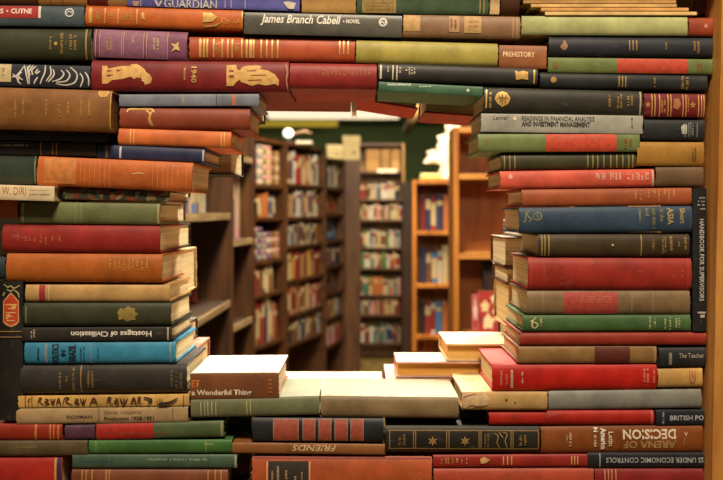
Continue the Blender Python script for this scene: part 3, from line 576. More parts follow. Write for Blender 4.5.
b = bk((72, 237, 455.4, 468, 454, 469.4), '#46604c', 'teal green frayed book near the bottom, left of the dark gap', GB, B=.14)
b.scr(80, 460, 108, 463.4, 'h', '#2f4a5c', 1); b.scr(146, 458, 208, 462, 'h', '#8a9c80', 1); b.bands([112, 208], 1, '#2f4650'); b.bands([235.6], 2, '#a8ac8c', .05, .95, 'rubbed_edge')
b = bk((71, 228, 469, 490.6, 470, 490.6), '#7a4328', 'brown book with gilt bars cut by the bottom edge', GB, B=.15)
b.bands([82, 86, 92, 106, 109, 208, 215, 221], 1.2, '#b9803f')
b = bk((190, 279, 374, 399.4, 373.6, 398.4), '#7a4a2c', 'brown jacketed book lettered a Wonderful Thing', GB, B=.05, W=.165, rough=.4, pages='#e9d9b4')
b.txt('ET', 191.6, 380, 199.6, 387, 0, '#d8702c', 0, .03); b.txt('a Wonderful Thing', 191.6, 389.4, 251.4, 397, 0, '#efe0c4', 0, .03); glare = mesh('lit_top', [(-b.L/2+.0004, .0075, b.T+.0003), (b.L/2-.0004, .0075, b.T+.0003), (b.L/2-.0004, b.W+.0003, b.T+.0003), (-b.L/2+.0004, b.W+.0003, b.T+.0003)], [(0, 1, 2, 3)], plain('#efe4cc', .5), b.cover); glare['label'] = 'cream sheet painting the strong light on the book top'  # cream sheet paints the overexposed light on the top board into its colour
for y in (379, 383, 387, 391): b.poly([[(268.6, y), (272, y-.4), (271.4, y+2.4), (268, y+2)]], '#a8622e')
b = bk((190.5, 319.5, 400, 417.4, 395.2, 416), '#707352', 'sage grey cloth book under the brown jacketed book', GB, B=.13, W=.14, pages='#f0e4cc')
b.bands([201, 205, 208, 212, 216, 247, 250.6], 1, '#b3ab7a', .1, .85)
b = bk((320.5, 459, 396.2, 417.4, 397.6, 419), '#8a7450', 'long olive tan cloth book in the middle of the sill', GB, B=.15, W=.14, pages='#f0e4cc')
b = bk((252, 383.5, 417.8, 442, 418.8, 442.6), '#24262a', 'black book with five square salmon panels on its spine', GB, B=.13)
PR = '#a8503c'
for x0, x1 in ((273.6, 298), (303, 314.6), (319, 330.6), (335, 347), (351, 363)): b.lab(x0-.6, x1+.6, '#b08a80', 419, 441); b.lab(x0, x1, PR, 419.6, 440.6)
b = bk((232, 385, 442.8, 453.4, 444.2, 455.4), '#8e5a2c', 'thin tan brown book with pale italic writing', GB, B=.12)
b.txt('FRIENDS', 292, 445.2, 336, 450.8, 180, '#dcc296', .25, .01)
b = bk((252, 432, 456.4, 490.6, 457.4, 490.6), '#b3572e', 'large orange book with square black label, bottom centre', GB, B=.11)
b.lab(253, 431, '#8f2a1c', 456.4, 459.4, None, 'spine_edge'); b.bands([267, 309.6], 1.4, '#e0b070', .02, .86); b.lab(268.4, 308.4, '#35302a', 461.4, 489)
b.scr(271, 468, 274.6, 489, 'v', '#cfb088', 1); b.txt('Folk', 276.6, 466, 281.6, 478, 90, '#cfb088', 0, .02) if False else b.scr(276.6, 466, 280.6, 489, 'v', '#cfb088', 1); b.scr(285, 469, 288.4, 489, 'v', '#cfb088', 1); b.scr(294, 474, 297.6, 489, 'v', '#cfb088', 1); b.scr(301, 471, 303.6, 489, 'v', '#cfb088', 1); b.scr(419, 472, 421.6, 489, 'v', '#d88a5a', 1)
b = bk((385.5, 540, 425.4, 453.6, 427, 453), '#25211a', 'black leather book with gilt frames and two gilt stars', GB, B=.14)
b.rules([.16, .84], 388, 538.6, .035, '#9c7c44'); b.bands([389.6, 413.4, 415.6, 446.6, 449, 479, 481, 511, 513, 538.4], .9, '#9c7c44', .16, .84)
b.star(432.6, 441, 5, '#b08a4c', 6); b.star(465, 441, 5, '#b08a4c', 6); b.scr(398, 433.4, 407, 446, 'v', '#8a6c3a', 2); b.scr(484, 432, 490, 449, 'v', '#8a6c3a', 2); b.strokes([[(494, 433), (498, 436), (497, 443), (500, 448)], [(502, 432), (507, 434), (505, 441), (508, 449)], [(499, 432), (503, 438)]], 1, '#a8864a', 'title'); b.scr(519, 434, 528, 447, 'v', '#a8864a', 2)
b = bk((433, 588, 455.4, 467.6, 454, 467.2), '#9c2a20', 'thin dark red book with gilt ornaments under gilt star book', GB, B=.14)
for x, w in ((441, 2), (445, 5), (452, 2), (456, 3), (461, 2), (466, 2)): b.scr(x, 457, x+w, 464, 'v', '#d8a868', max(1, w//2))
b.poly([[(480, 459), (484, 456.6), (490, 459.6), (486, 463), (481, 463.6)]], '#d8a868'); b.bands([503.4, 507.6, 511.6, 571.6, 574.6, 577.6], 1.1, '#d8a868', .2, .88)
b = bk((433.5, 594, 468.4, 490.6, 468, 490.6), '#b0482f', 'salmon red book cut by the bottom edge, right of black label', GB, B=.15)
b = bk((437, 500, 411.4, 424.2, 412, 425), '#1f1d18', 'thin black book in the shadow below the torn cream one', GB, B=.12, W=.12, d=1.345, jut=-.0)
b = bk((212, 251, 418.6, 431.4, 418.6, 431.4), '#181a1b', 'black book with tiny white marks inside the dark gap', GB, B=.08, d=1.37, W=.1)
b.scr(229, 421, 240, 424, 'h', '#c8ccc8', 1)
bk((226, 251, 432.4, 441.6, 432.4, 441.6), '#5c6660', 'small blue grey book end inside the dark gap', GB, B=.1, d=1.35, W=.1)
bk((210, 250, 460, 478, 460, 478), '#4a2018', 'dark maroon book in the narrow gap at bottom', GB, B=.1, d=1.36, W=.1)

# ------------------------------------------------------------------ second row, seen past the front books
def behind(xb, ytb, ybb, L, col, label, side, d=1.475, W=.15, pages='#e6d3a6', **k):
    """a second-row book given by the corner of its far end; its fore-edge faces the front row"""
    m = (d+W)/d; xf = HX+(xb-HX)*m; yt = HY+(ytb-HY)*m; yb = HY+(ybb-HY)*m
    q = (xf-L, xf, yt, yb, yt, yb) if side == 'l' else (xf, xf+L, yt, yb, yt, yb)
    return Book(q, col, label, G2, W=W, d=d, flip=True, pages=pages, B=.12, **k)
behind(244, 150.5, 177.5, 150, '#2a2820', 'black bound book jutting out behind the thin light orange one', 'l', W=.14)
behind(266, 102, 125, 130, '#2b2620', 'dark book with dog eared cover behind the grey blue one', 'l')
behind(228, 126.5, 148.5, 150, '#6a4526', 'brown book hidden behind the reddish brown one', 'l', W=.13)
behind(191, 177, 199, 120, '#59402a', 'brown bound book behind the ridged orange book', 'l')
behind(186, 200, 222, 130, '#8a7a58', 'drab bound book behind the sage green one', 'l')
behind(191, 223, 245.5, 130, '#2a2522', 'black bound book behind the plain crimson one', 'l')
behind(197, 246.5, 287.5, 130, '#d9c08a', 'thick cream book jutting out behind the amber one', 'l', pages='#dcc795')
behind(187, 288.5, 315.5, 120, '#3a3226', 'dark bound book behind the dark olive one', 'l')
behind(198, 316.5, 336, 130, '#4a4438', 'grey bound book behind the black Hostages one', 'l', pages='#e2cc98')
behind(210, 336.8, 357.5, 140, '#c9826c', 'pink covered book jutting out behind the sky blue one', 'l', pages='#eedcb0')
behind(199, 358.4, 384, 130, '#6b4a30', 'brown book behind the charcoal one', 'l')
# right
behind(503, 219, 233.6, 110, '#d9d2c4', 'white covered book behind the slate blue one', 'r', pages='#eee6d4')
behind(490.5, 234.6, 261.5, 120, '#6a4a2a', 'brown bound book jutting out behind the brown leather one', 'r')
behind(492.5, 262.5, 277, 120, '#7a5632', 'slim tan book behind the brick red one', 'r')
behind(493.5, 278, 317.6, 120, '#caa76a', 'thick cream book behind the taupe brown one', 'r', pages='#dcc18a')
behind(498, 318.6, 343.5, 100, '#2e3f5c', 'navy book behind the grass green one', 'r')
q = (446, 540, 343.6, 361, 343.6, 361)
Book(q, '#e3c994', 'cream covered book lying open edged on the pink one', G2, W=.145, d=1.462, flip=True, pages='#dcae62', B=.1)
Book((396, 540, 361.8, 377.6, 361.8, 377.6), '#d9aa98', 'pale pink covered book lying fore edge out on the sill', G2, W=.1, d=1.458, flip=True, pages='#d8a04c', B=.1)
Book((386, 560, 378.4, 404, 378.4, 404), '#cfa090', 'rose covered book under the pale pink one on the sill', G2, W=.14, d=1.458, flip=True, pages='#e0c89a', B=.1)
Book((272, 383.5, 388.8, 412, 388.8, 412), '#d9b49c', 'salmon pink covered book behind the long olive tan one', G2, W=.16, d=1.458, flip=True, pages='#e0c89a', B=.1)
# lintel, seen from below
Book((253, 350, 72, 100.4, 73, 101.4), '#7a2318', 'dark red book over the opening, left of the paper slip', G2, W=.165, d=1.456, flip=True, B=.1)
Book((357.5, 420, 72, 99.4, 82, 109.4), '#a3231a', 'bright red book over the opening, right of the paper slip', G2, W=.165, d=1.456, flip=True, B=.1)
Book((425, 484, 84, 112, 86, 118), '#8c2418', 'brick red book over the opening beside the shelf top', G2, W=.165, d=1.456, flip=True, B=.1)
b = upright(351.6, 356.4, 86, 112, '#e9ddbf', 'white paper booklet wedged between two red books overhead', G2, d=1.5, W=.1, B=.02)

# ================================================================== the bookcase bay that holds the wall of books
OW = wood('#b4702a', '#6d3710', (14, 14, 1.4), name='orange_wood'); 
pin = at(714.2, 0, 1.3); 
bay = tag(empty('bookcase', (0, 1.3, at(0, 491, 1.3).z-.03)), 'orange wooden bookcase bay framing the wall of books, right upright showing', 'bookcase')
zb = -.0; base = bay.location
shelf_z = at(0, 492.4, 1.3).z-base.z
top_z = at(0, -26, 1.3).z-base.z
box('shelf', -.62, .44, -.03, .4, shelf_z-.03, shelf_z, OW, bay, .002)
box('shelf', -.62, .46, -.03, .4, top_z, top_z+.03, OW, bay, .002)
lp = box('side_panel', -.62, -.595, -.03, .4, shelf_z-.03, top_z+.03, OW, bay, .002)
# the right upright leans a touch; its inner edge is chipped by wear
def upright_panel():
    bm = bmesh.new(); r = random.Random(3); n = 26
    x_t = at(714.8, 0, 1.3).x; x_b = at(704.6, 480, 1.3).x
    z_t = at(0, -40, 1.3).z; z_b = at(0, 500, 1.3).z
    rings = []
    for i in range(n+1):
        t = i/n; z = z_b+(z_t-z_b)*t; x = x_b+(x_t-x_b)*((z-at(0, 480, 1.3).z)/(at(0, 0, 1.3).z-at(0, 480, 1.3).z))
        c = .0022+.0022*r.random()
        rings.append([bm.verts.new((x-bay.location.x, -.03+c, z-base.z)), bm.verts.new((x+c, -.03, z-base.z)), bm.verts.new((x+.03, -.03, z-base.z)), bm.verts.new((x+.034, -.026, z-base.z)), bm.verts.new((x+.034, .4, z-base.z)), bm.verts.new((x, .4, z-base.z))])
    for a, c in zip(rings, rings[1:]):
        for k in range(6): bm.faces.new([a[k], a[(k+1) % 6], c[(k+1) % 6], c[k]])
    bm.faces.new(rings[0][::-1]); bm.faces.new(rings[-1])
    bmesh.ops.recalc_face_normals(bm, faces=bm.faces)
    me = bpy.data.meshes.new('side_panel'); bm.to_mesh(me); bm.free(); return me
link('side_panel', upright_panel(), wood('#ecae5c', '#bd7c38', (16, 16, 1.2), name='upright_wood'), bay)

# ================================================================== the shop behind
FL = 0.0; CEIL = CZ+1.75; YB = 22.5
def slab(name, x0, x1, y0, y1, z0, z1, m): return struct(box(name, x0, x1, y0, y1, z0, z1, m))
slab('floor', -4, 4.2, -1.5, YB, -.1, FL, wood('#8a7440', '#5c4a24', (9, 1.2, 1), name='floor_boards'))
slab('ceiling', -4, 4.2, -1.5, YB, CEIL, CEIL+.1, plain('#3f5128', .8, name='green_ceiling'))
slab('wall_back', -4, 4.2, YB, YB+.1, FL, CEIL, plain('#46592e', .8, name='green_wall'))
slab('wall_left', -4.1, -4, -1.5, YB, FL, CEIL, plain('#4a4430', .8, name='left_wall_paint'))
slab('wall_right', 4.2, 4.3, -1.5, YB, FL, CEIL, plain('#4a4430', .8, name='right_wall_paint'))
zt = CEIL
slab('trim_1', -4, at(338, 0, 20.6).x, 20.3, 20.6, at(0, 126.6, 20.3).z, CEIL, plain('#d0c23c', .7, name='yellow_green_paint'))
slab('trim_2', -4, 4.2, 16.4, 16.6, CEIL-.12, CEIL, plain('#5d5a2a', .8, name='olive_paint'))
# long ceiling light
x0 = at(266, 0, 19).x; x1 = at(400, 0, 19).x
cl = tag(empty('ceiling_light', ((x0+x1)/2, 18.6, CEIL)), 'long white light panel on the dark green ceiling', 'ceiling light')
hw = (x1-x0)/2
bm = bmesh.new()
for a in ((-hw-.05, -hw, -1.25, 1.25), (hw, hw+.05, -1.25, 1.25), (-hw, hw, -1.25, -1.2), (-hw, hw, 1.2, 1.25)): boxbm(bm, a[0], a[1], a[2], a[3], -.09, -.001)
me = bpy.data.meshes.new('light_frame'); bm.to_mesh(me); bm.free(); link('light_frame', me, plain('#d8d2bc', .5), cl)
box('diffuser', -hw, hw, -1.2, 1.2, -.07, -.02, emit('#fff0d0', 1.0), cl)
# sloping ceiling pipe
def tube(name, pts, r, m, parent=None, seg=10):
    bm = bmesh.new(); rings = []
    for i, p in enumerate(pts):
        p = Vector(p); t = (Vector(pts[min(i+1, len(pts)-1)])-Vector(pts[max(i-1, 0)])).normalized()
        u = t.orthogonal().normalized(); v = t.cross(u); rr = r[i] if isinstance(r, (list, tuple)) else r
        rings.append([bm.verts.new(p+(u*math.cos(k*2*math.pi/seg)+v*math.sin(k*2*math.pi/seg))*rr) for k in range(seg)])
    for a, c in zip(rings, rings[1:]):
        for k in range(seg): bm.faces.new([a[k], a[(k+1) % seg], c[(k+1) % seg], c[k]])
    bm.faces.new(rings[0][::-1]); bm.faces.new(rings[-1]); bmesh.ops.recalc_face_normals(bm, faces=bm.faces)
    me = bpy.data.meshes.new(name); bm.to_mesh(me); bm.free()
    for p in me.polygons: p.use_smooth = True
    return link(name, me, m, parent)
tag(tube('ceiling_pipe', [at(418, 108, 15.5), at(406, 131, 19)], .07, plain('#7a6238', .6)), 'brown pipe slanting across the dark green ceiling', 'pipe')

# ---------------------------------------------------------------- bookcases
DW = wood('#5e3a1a', '#38200c', (3, 3, 18), name='dark_wood'); GW = wood('#5a3614', '#361e0a', (12, 12, 1.3), name='grey_brown_wood')
TW = wood('#b08648', '#8a6432', (12, 12, 1.2), name='tan_wood'); RW = wood('#c9802e', '#945416', (10, 10, 1.2), name='warm_orange_wood'); BW = wood('#4a2c18', '#2c180c', (12, 12, 1.3), name='walnut')
PALN = {'red': '#8a2a24', 'dark red': '#6e1f1c', 'orange': '#a8602e', 'navy': '#27304e', 'blue': '#3f6f9c', 'teal': '#2f6a64', 'green': '#4a6b3a', 'cream': '#b9a67c', 'white': '#bdb6a6', 'tan': '#95744a', 'brown': '#6a4426', 'black': '#262424', 'grey': '#8a8880', 'purple': '#6a4a72', 'yellow': '#b08f3a', 'pink': '#c98a86'}
class Case:
    def __init__(s, label, P0, P1, top, shelves, depth, side, shelfm, back, bottom=FL, th=.022, name='bookcase', edge=None, lip=None):
        s.w = math.hypot(P1[0]-P0[0], P1[1]-P0[1]); s.a = math.atan2(P1[1]-P0[1], P1[0]-P0[0]); s.depth = depth; s.th = th
        s.root = tag(empty('bookcase', (P0[0], P0[1], bottom), (0, 0, s.a)), label, 'bookcase', None)
        H = top-bottom; s.sh = [z-bottom for z in shelves]; s.top = H
        box('side_panel', 0, th, 0, depth, 0, H, side, s.root, .002); box('side_panel', s.w-th, s.w, 0, depth, 0, H, side, s.root, .002)
        box('back_panel', th, s.w-th, depth-.012, depth, 0, H, back, s.root)
        box('top_panel', th, s.w-th, 0, depth-.012, H-th, H, edge or shelfm, s.root, .001)
        for z in s.sh:
            sb = box('shelf', th, s.w-th, .004, depth-.012, z-th, z, shelfm, s.root, .001)
            if lip: box('shelf_edge', th, s.w-th, -.0015, .0038, z-th, z, lip, sb, .001)
        s.bottom = bottom
    def world(s, x, y, z):
        c, n = math.cos(s.a), math.sin(s.a); o = s.root.location
        return Vector((o.x+x*c-y*n, o.y+x*n+y*c, o.z+z))
BM = {}
def small_book(T, H, W, cn, style):
    """one upright book: cover with rounded back (0), pages (1), title patch (2)"""
    key = (round(T, 3), round(H, 2), cn, style)
    if key in BM: return BM[key]
    bm = bmesh.new(); b = .002
    pr = [(-T/2, W), (-T/2, .004), (-T/4, .001), (0, 0), (T/4, .001), (T/2, .004), (T/2, W), (T/2-b, W), (T/2-b, .007), (-T/2+b, .007), (-T/2+b, W)]
    r0 = [bm.verts.new((x, y, 0)) for x, y in pr]; r1 = [bm.verts.new((x, y, H)) for x, y in pr]; n = len(pr)
    for k in range(n): bm.faces.new([r0[k], r0[(k+1) % n], r1[(k+1) % n], r1[k]])
    for R, fl in ((r0, 1), (r1, 0)):
        for ids in ((0, 1, 9, 10), (1, 2, 3, 4, 5, 8, 9), (5, 6, 7, 8)):
            f = [R[i] for i in ids]; bm.faces.new(f[::-1] if fl else f)
    boxbm(bm, -T/2+b, T/2-b, .007, W-.003, .003, H-.003, 0, 1)
    if style:
        z0, z1 = ((.62, .9), (.15, .8), (.7, .82))[style-1]
        e = .0006
        for (xa, ya), (xb, yb) in zip(pr[1:5], pr[2:6]):
            f = bm.faces.new([bm.verts.new((xa, ya-e, H*z0)), bm.verts.new((xb, yb-e, H*z0)), bm.verts.new((xb, yb-e, H*z1)), bm.verts.new((xa, ya-e, H*z1))]); f.material_index = 2
    me = bpy.data.meshes.new('book'); bmesh.ops.recalc_face_normals(bm, faces=[f for f in bm.faces if f.material_index != 2]); bm.to_mesh(me); bm.free()
    other = {'cream': 'brown', 'white': 'red', 'tan': 'dark red', 'yellow': 'black', 'grey': 'navy'}.get(cn, 'cream')
    for m in (plain(PALN[cn], .5), paper('#b9a680'), plain(PALN[other], .5)): me.materials.append(m)
    BM[key] = me; return me
ORD = ['first', 'second', 'third', 'fourth', 'fifth', 'sixth', 'seventh', 'eighth', 'ninth', 'tenth', 'eleventh', 'twelfth', 'thirteenth', 'fourteenth', 'fifteenth', 'sixteenth', 'seventeenth', 'eighteenth', 'nineteenth', 'twentieth', 'twenty-first', 'twenty-second', 'twenty-third', 'twenty-fourth']
ROWS = []
def fill(case, i, short, cols, x0, x1, gap, tmin=.02, tmax=.04, hmin=.7, hmax=.88, setback=.03, W=.13, seed=1, order=None, shelfword=None, rows=False):
    r = random.Random(seed*97+i); x = x0; k = 0; z = case.sh[i]+.0012
    while True:
        T = round(r.uniform(tmin, tmax), 3); H = round(gap*r.uniform(hmin, hmax), 2)
        if x+T > x1: break
        cn = r.choice(cols); me = small_book(T, H, W, cn, r.choice([0, 1, 2, 3]))
        if order: cn = cols[k % len(cols)]; me = small_book(T, H, W, cn, k % 4)
        mw = Matrix.Translation(case.world(x+T/2, setback+r.uniform(0, .008), z)) @ Matrix.Rotation(case.a, 4, 'Z')
        if rows: ROWS.append((me, mw))
        else:
            o = bpy.data.objects.new('book', me); C.objects.link(o)
            o.location = mw.translation; o.rotation_euler = (0, 0, case.a)
            tag(o, f'{cn} book, {ORD[k]} from left, {shelfword} of the {short}', 'book', f'books on the {shelfword} of the {short}')
        x += T+.0025; k += 1
def flush_rows(label):
    """the many smallest, farthest books as one object"""
    bm = bmesh.new(); mats = []
    for me, mw in ROWS:
        idx = {}
        for j, m in enumerate(me.materials):
            if m not in mats: mats.append(m)
            idx[j] = mats.index(m)
        vs = [bm.verts.new(mw @ v.co) for v in me.vertices]
        for p in me.polygons:
            f = bm.faces.new([vs[q] for q in p.vertices]); f.material_index = idx[p.material_index]
    me = bpy.data.meshes.new('shelved_books'); bm.to_mesh(me); bm.free(); o = link('shelved_books', me, mats)
    tag(o, label, 'books'); o['kind'] = 'stuff'
def zpx(y, d): return CZ-(y-HY)*d/F
WARM = ['red', 'orange', 'cream', 'tan', 'brown', 'black', 'white', 'grey']
MIX = ['red', 'cream', 'white', 'tan', 'brown', 'black', 'grey', 'navy', 'green', 'orange', 'teal', 'blue', 'pink', 'dark red']
SW = ['top shelf', 'second shelf', 'third shelf', 'fourth shelf', 'fifth shelf', 'sixth shelf', 'seventh shelf']

# near left aisle: two bays facing the aisle
A = Case('grey brown bookcase nearest on the left, mostly bare shelves', (-.47, 2.75), (-.4525, 3.735), CZ+.55, [CZ+.29, zpx(213, 3.72), zpx(300, 3.72), CZ-.62, CZ-.95], .3, GW, wood('#4a331c', '#2c1c0e', (2, 2, 20), name='bare_shelf'), DW, lip=wood('#b59a6e', '#8a6e46', (2, 2, 20), name='shelf_edge'))
fill(A, 1, 'nearest grey brown bookcase', ['cream', 'teal', 'white', 'purple', 'black', 'blue', 'cream'], .40, .955, .25, .03, .045, .75, .9, .07, .12, 3, shelfword='upper shelf')
rb = bpy.data.objects.new('book', small_book(.05, .075, .12, 'red', 1)); C.objects.link(rb); rb.location = A.world(.83, .09, A.sh[2]); rb.rotation_euler = (0, .15, A.a); rb.location.z += .004
tag(rb, 'small red book leaning on the lower shelf of nearest grey brown bookcase', 'book')
Bc = Case('narrow grey brown bookcase second along the left aisle', (-.4505, 3.76), (-.4145, 4.14), CZ+.55, [zpx(158, 4.1), zpx(238, 4.1), zpx(317, 4.1), CZ-.75], .3, GW, wood('#4a331c', '#2c1c0e', (2, 2, 20), name='bare_shelf'), DW, lip=wood('#b59a6e', '#8a6e46', (2, 2, 20), name='shelf_edge'))
fill(Bc, 1, 'narrow second bookcase', ['white', 'cream', 'yellow', 'purple', 'pink', 'white'], .025, .358, .28, .03, .05, .78, .92, .034, .12, 5, shelfword='middle shelf')
def line(px0, z0, px1, z1): return (at(px0, 0, z0).x, z0), (at(px1, 0, z1).x, z1)
def along(y, d): return zpx(y, d)
# third bay
p0, p1 = line(254, 6.2, 286, 6.74); d = 6.2
Cc = Case('brown bookcase with stacked paperbacks third along the left aisle', p0, p1, zpx(136, d), [zpx(y, d) for y in (184, 217.5, 262, 296, 348, 392)], .28, GW, GW, TW)
gaps = [.25, .17, .23, .17, .27, .22]
SC3 = 'third bookcase along left aisle'
fill(Cc, 1, SC3, ['brown', 'tan', 'black', 'grey', 'orange', 'tan'], .04, .47, .165, .03, .05, .7, .9, .02, .12, 7, shelfword=SW[1])
fill(Cc, 3, SC3, ['brown', 'cream', 'tan', 'red', 'black'], .05, .42, .19, .025, .04, .75, .9, .02, .12, 7, shelfword=SW[3])
fill(Cc, 4, SC3, ['tan', 'cream', 'orange', 'red', 'navy', 'brown'], .03, .5, .29, .03, .05, .7, .92, .02, .13, 7, shelfword=SW[4])
# piles of paperbacks lying flat, spines out
def pile(case, i, x, n, T, L, cols, what, group):
    z = case.sh[i]
    for k in range(n):
        cn = cols[k % len(cols)]
        o = bpy.data.objects.new('book', small_book(T, L, .11, cn, 1)); C.objects.link(o)
        a = case.a
        o.matrix_world = Matrix.Translation(case.world(x+L, .015, z+.0012+T/2+k*(T+.0008))) @ Matrix.Rotation(a, 4, 'Z') @ Matrix.Rotation(-math.pi/2, 4, 'Y')
        tag(o, f'{cn} paperback lying flat, {ORD[k]} from the bottom of {what}', 'book', group)
pile(Cc, 0, .035, 8, .029, .14, ['white', 'grey'], 'the leftmost pile on the top shelf', 'flat paperbacks on the top shelf of the third bookcase')
pile(Cc, 0, .185, 8, .029, .14, ['cream', 'pink'], 'the middle pile on the top shelf', 'flat paperbacks on the top shelf of the third bookcase')
pile(Cc, 0, .335, 7, .029, .14, ['tan', 'cream'], 'the right pile on the top shelf', 'flat paperbacks on the top shelf of the third bookcase')
pile(Cc, 2, .035, 6, .032, .14, ['grey', 'purple'], 'the leftmost purple pile two shelves lower', 'flat paperbacks two shelves lower in the third bookcase')
pile(Cc, 2, .185, 5, .032, .14, ['purple', 'white'], 'the middle pile two shelves lower', 'flat paperbacks two shelves lower in the third bookcase')
pile(Cc, 2, .335, 5, .032, .14, ['tan', 'pink'], 'the right tan pile two shelves lower', 'flat paperbacks two shelves lower in the third bookcase')
# fourth bay
p0, p1 = line(287, 6.76, 325, 7.6); d = 6.76
Dc = Case('dark brown bookcase packed with spines fourth along the left aisle', p0, p1, zpx(141, d), [zpx(y, d) for y in (183, 217, 246, 281, 316, 346)], .28, DW, DW, TW)
SD = 'fourth bookcase along left aisle'; g = [.22, .19, .16, .19, .2, .17, .2]
PD = [['white', 'cream', 'tan', 'red', 'grey', 'black'], ['grey', 'cream', 'tan', 'brown', 'white'], ['brown', 'dark red', 'cream', 'grey', 'black'], ['red', 'cream', 'dark red', 'tan', 'yellow'], ['cream', 'red', 'tan', 'black', 'white'], ['black', 'grey', 'navy', 'brown'], ['brown', 'cream', 'orange', 'green', 'grey']]
for i in range(6): fill(Dc, i, SD, PD[i], .035, .82, g[i], .042, .07, .72, .95, .015, .13, 11, shelfword=SW[i])
# narrow bay at the corner
p0, p1 = line(326, 7.7, 345, 8.3); d = 7.7
Ic = Case('narrow dark bookcase under the pale boxes', p0, p1, zpx(157, d), [zpx(y, d) for y in (187, 214, 241, 267, 294, 320, 348)], .26, DW, DW, DW)
SI = 'narrow bookcase under the boxes'; 
fill(Ic, 0, SI, ['white', 'grey', 'black', 'cream', 'green'], .03, .55, .2, .03, .05, .75, .95, .02, .12, 13, shelfword=SW[0], rows=True)
for i, cols in ((3, ['black', 'red', 'grey', 'navy']), (5, ['blue', 'orange', 'white', 'navy', 'yellow']), (6, ['tan', 'red', 'grey', 'pink'])):
    fill(Ic, i, SI, cols, .03, .55, .17, .03, .05, .75, .95, .02, .12, 13, rows=True)
def faceout(case, i, x, w, h, base, blobs, label):
    z = case.sh[i]; root = empty('book', case.world(x, .05, z+.008), (math.radians(-9), 0, case.a)); root.rotation_euler = (Matrix.Rotation(case.a, 3, 'Z') @ Matrix.Rotation(math.radians(-9), 3, 'X')).to_euler()
    tag(root, label, 'book')
    box('cover', 0, w, 0, .018, 0, h, plain(base, .4), root, .001); box('page_block', .002, w-.003, .002, .016, .002, h+.0006, paper(), root)
    for j, (cx, cz, rx, rz, col) in enumerate(blobs):
        vs = [(w*cx+w*rx*math.cos(a*math.pi/8)*(1+.2*math.sin(3*a)), -.0006-.0003*j, h*cz+h*rz*math.sin(a*math.pi/8)*(1+.15*math.cos(2*a))) for a in range(16)]
        mesh('cover_picture', vs, [tuple(range(16))], plain(col, .5), root)
faceout(Ic, 1, .14, .4, .145, '#8a5a22', [(.5, .6, .35, .3, '#c9963c'), (.62, .4, .2, .25, '#8a1e16')], 'amber picture book facing out, second shelf under the boxes')
faceout(Ic, 2, .1, .46, .148, '#3f5f8a', [(.5, .5, .36, .34, '#7a93ac'), (.55, .45, .16, .18, '#4a3420')], 'blue picture book facing out, third shelf under the boxes')
faceout(Ic, 4, .1, .46, .145, '#5c4238', [(.5, .55, .34, .34, '#98786a'), (.5, .4, .2, .2, '#43352f')], 'brown picture book facing out on the narrow bookcase')
# end panel next to it and the pale boxes on top
p0, p1 = line(345.5, 8.32, 360.5, 8.32)
Jc = Case('brown bookcase seen end on, right of the narrow one', p0, p1, zpx(160, 8.32), [CZ-.4], .12, wood('#6e4826', '#4a2c14', (12, 12, 1.3), name='end_wood'), GW, GW)
box('end_panel', .002, Jc.w-.002, -.012, -.0005, .01, Jc.top, wood('#6e4826', '#4a2c14', (12, 12, 1.3), name='end_wood'), Jc.root)
def carton(px0, px1, y0, y1, d, dep, label, z=None):
    a = at(px0, y1, d); b2 = at(px1, y0, d); o = empty('cardboard_box', ((a.x+b2.x)/2, d, a.z if z is None else z)); tag(o, label, 'box', 'pale boxes on the bookcase tops'); w = (b2.x-a.x)/2; h = b2.z-a.z
    box('box_body', -w, w, 0, dep, 0, h-.012, plain('#e6d49c', .8), o, .003); box('lid', -w-.003, w+.003, -.003, dep+.003, h-.045, h, plain('#eedca4', .8), o, .003)
    mesh('label', [(w*.1, -.0045, h*.25), (w*.45, -.0045, h*.25), (w*.45, -.0045, h*.36), (w*.1, -.0045, h*.36)], [(0, 1, 2, 3)], plain('#a38748', .7), o)
carton(343, 360, 135.6, 160, 8.31, .13, 'tallest pale box, on the end panel of brown bookcase', Jc.bottom+Jc.top)
carton(327, 342.5, 142.6, 157, 7.98, .11, 'lower pale box on the narrow dark bookcase', Ic.bottom+Ic.top)
# back bookcase facing us
p0, p1 = line(352, 10.8, 404.5, 10.8); d = 10.8
Ec = Case('tan bookcase facing the aisle at its far end', p0, p1, zpx(143.4, d), [zpx(y, d) for y in (171, 199, 219.5, 247.5, 268, 295, 314.5, 343)], .3, TW, DW, TW)
SE = 'far tan bookcase'; ge = [.2, .19, .17, .2, .18, .2, .17, .2]
PE = [0, ['white', 'grey', 'red', 'tan', 'black', 'cream'], ['green', 'cream', 'orange', 'white', 'brown', 'pink'], ['white', 'black', 'dark red', 'green', 'cream', 'grey'], ['cream', 'red', 'orange', 'white', 'green', 'tan'], ['orange', 'cream', 'teal', 'green', 'tan', 'grey', 'pink'], ['tan', 'brown', 'grey', 'pink', 'cream', 'dark red'], ['dark red', 'brown', 'grey', 'white', 'orange', 'teal', 'grey']]
for i in range(1, 8): fill(Ec, i, SE, PE[i], .09, .5, ge[i], .018, .034, .72, .93, .02, .14, 17, rows=True)
flush_rows('rows of small books on the far tan bookcase and the narrow one under boxes')
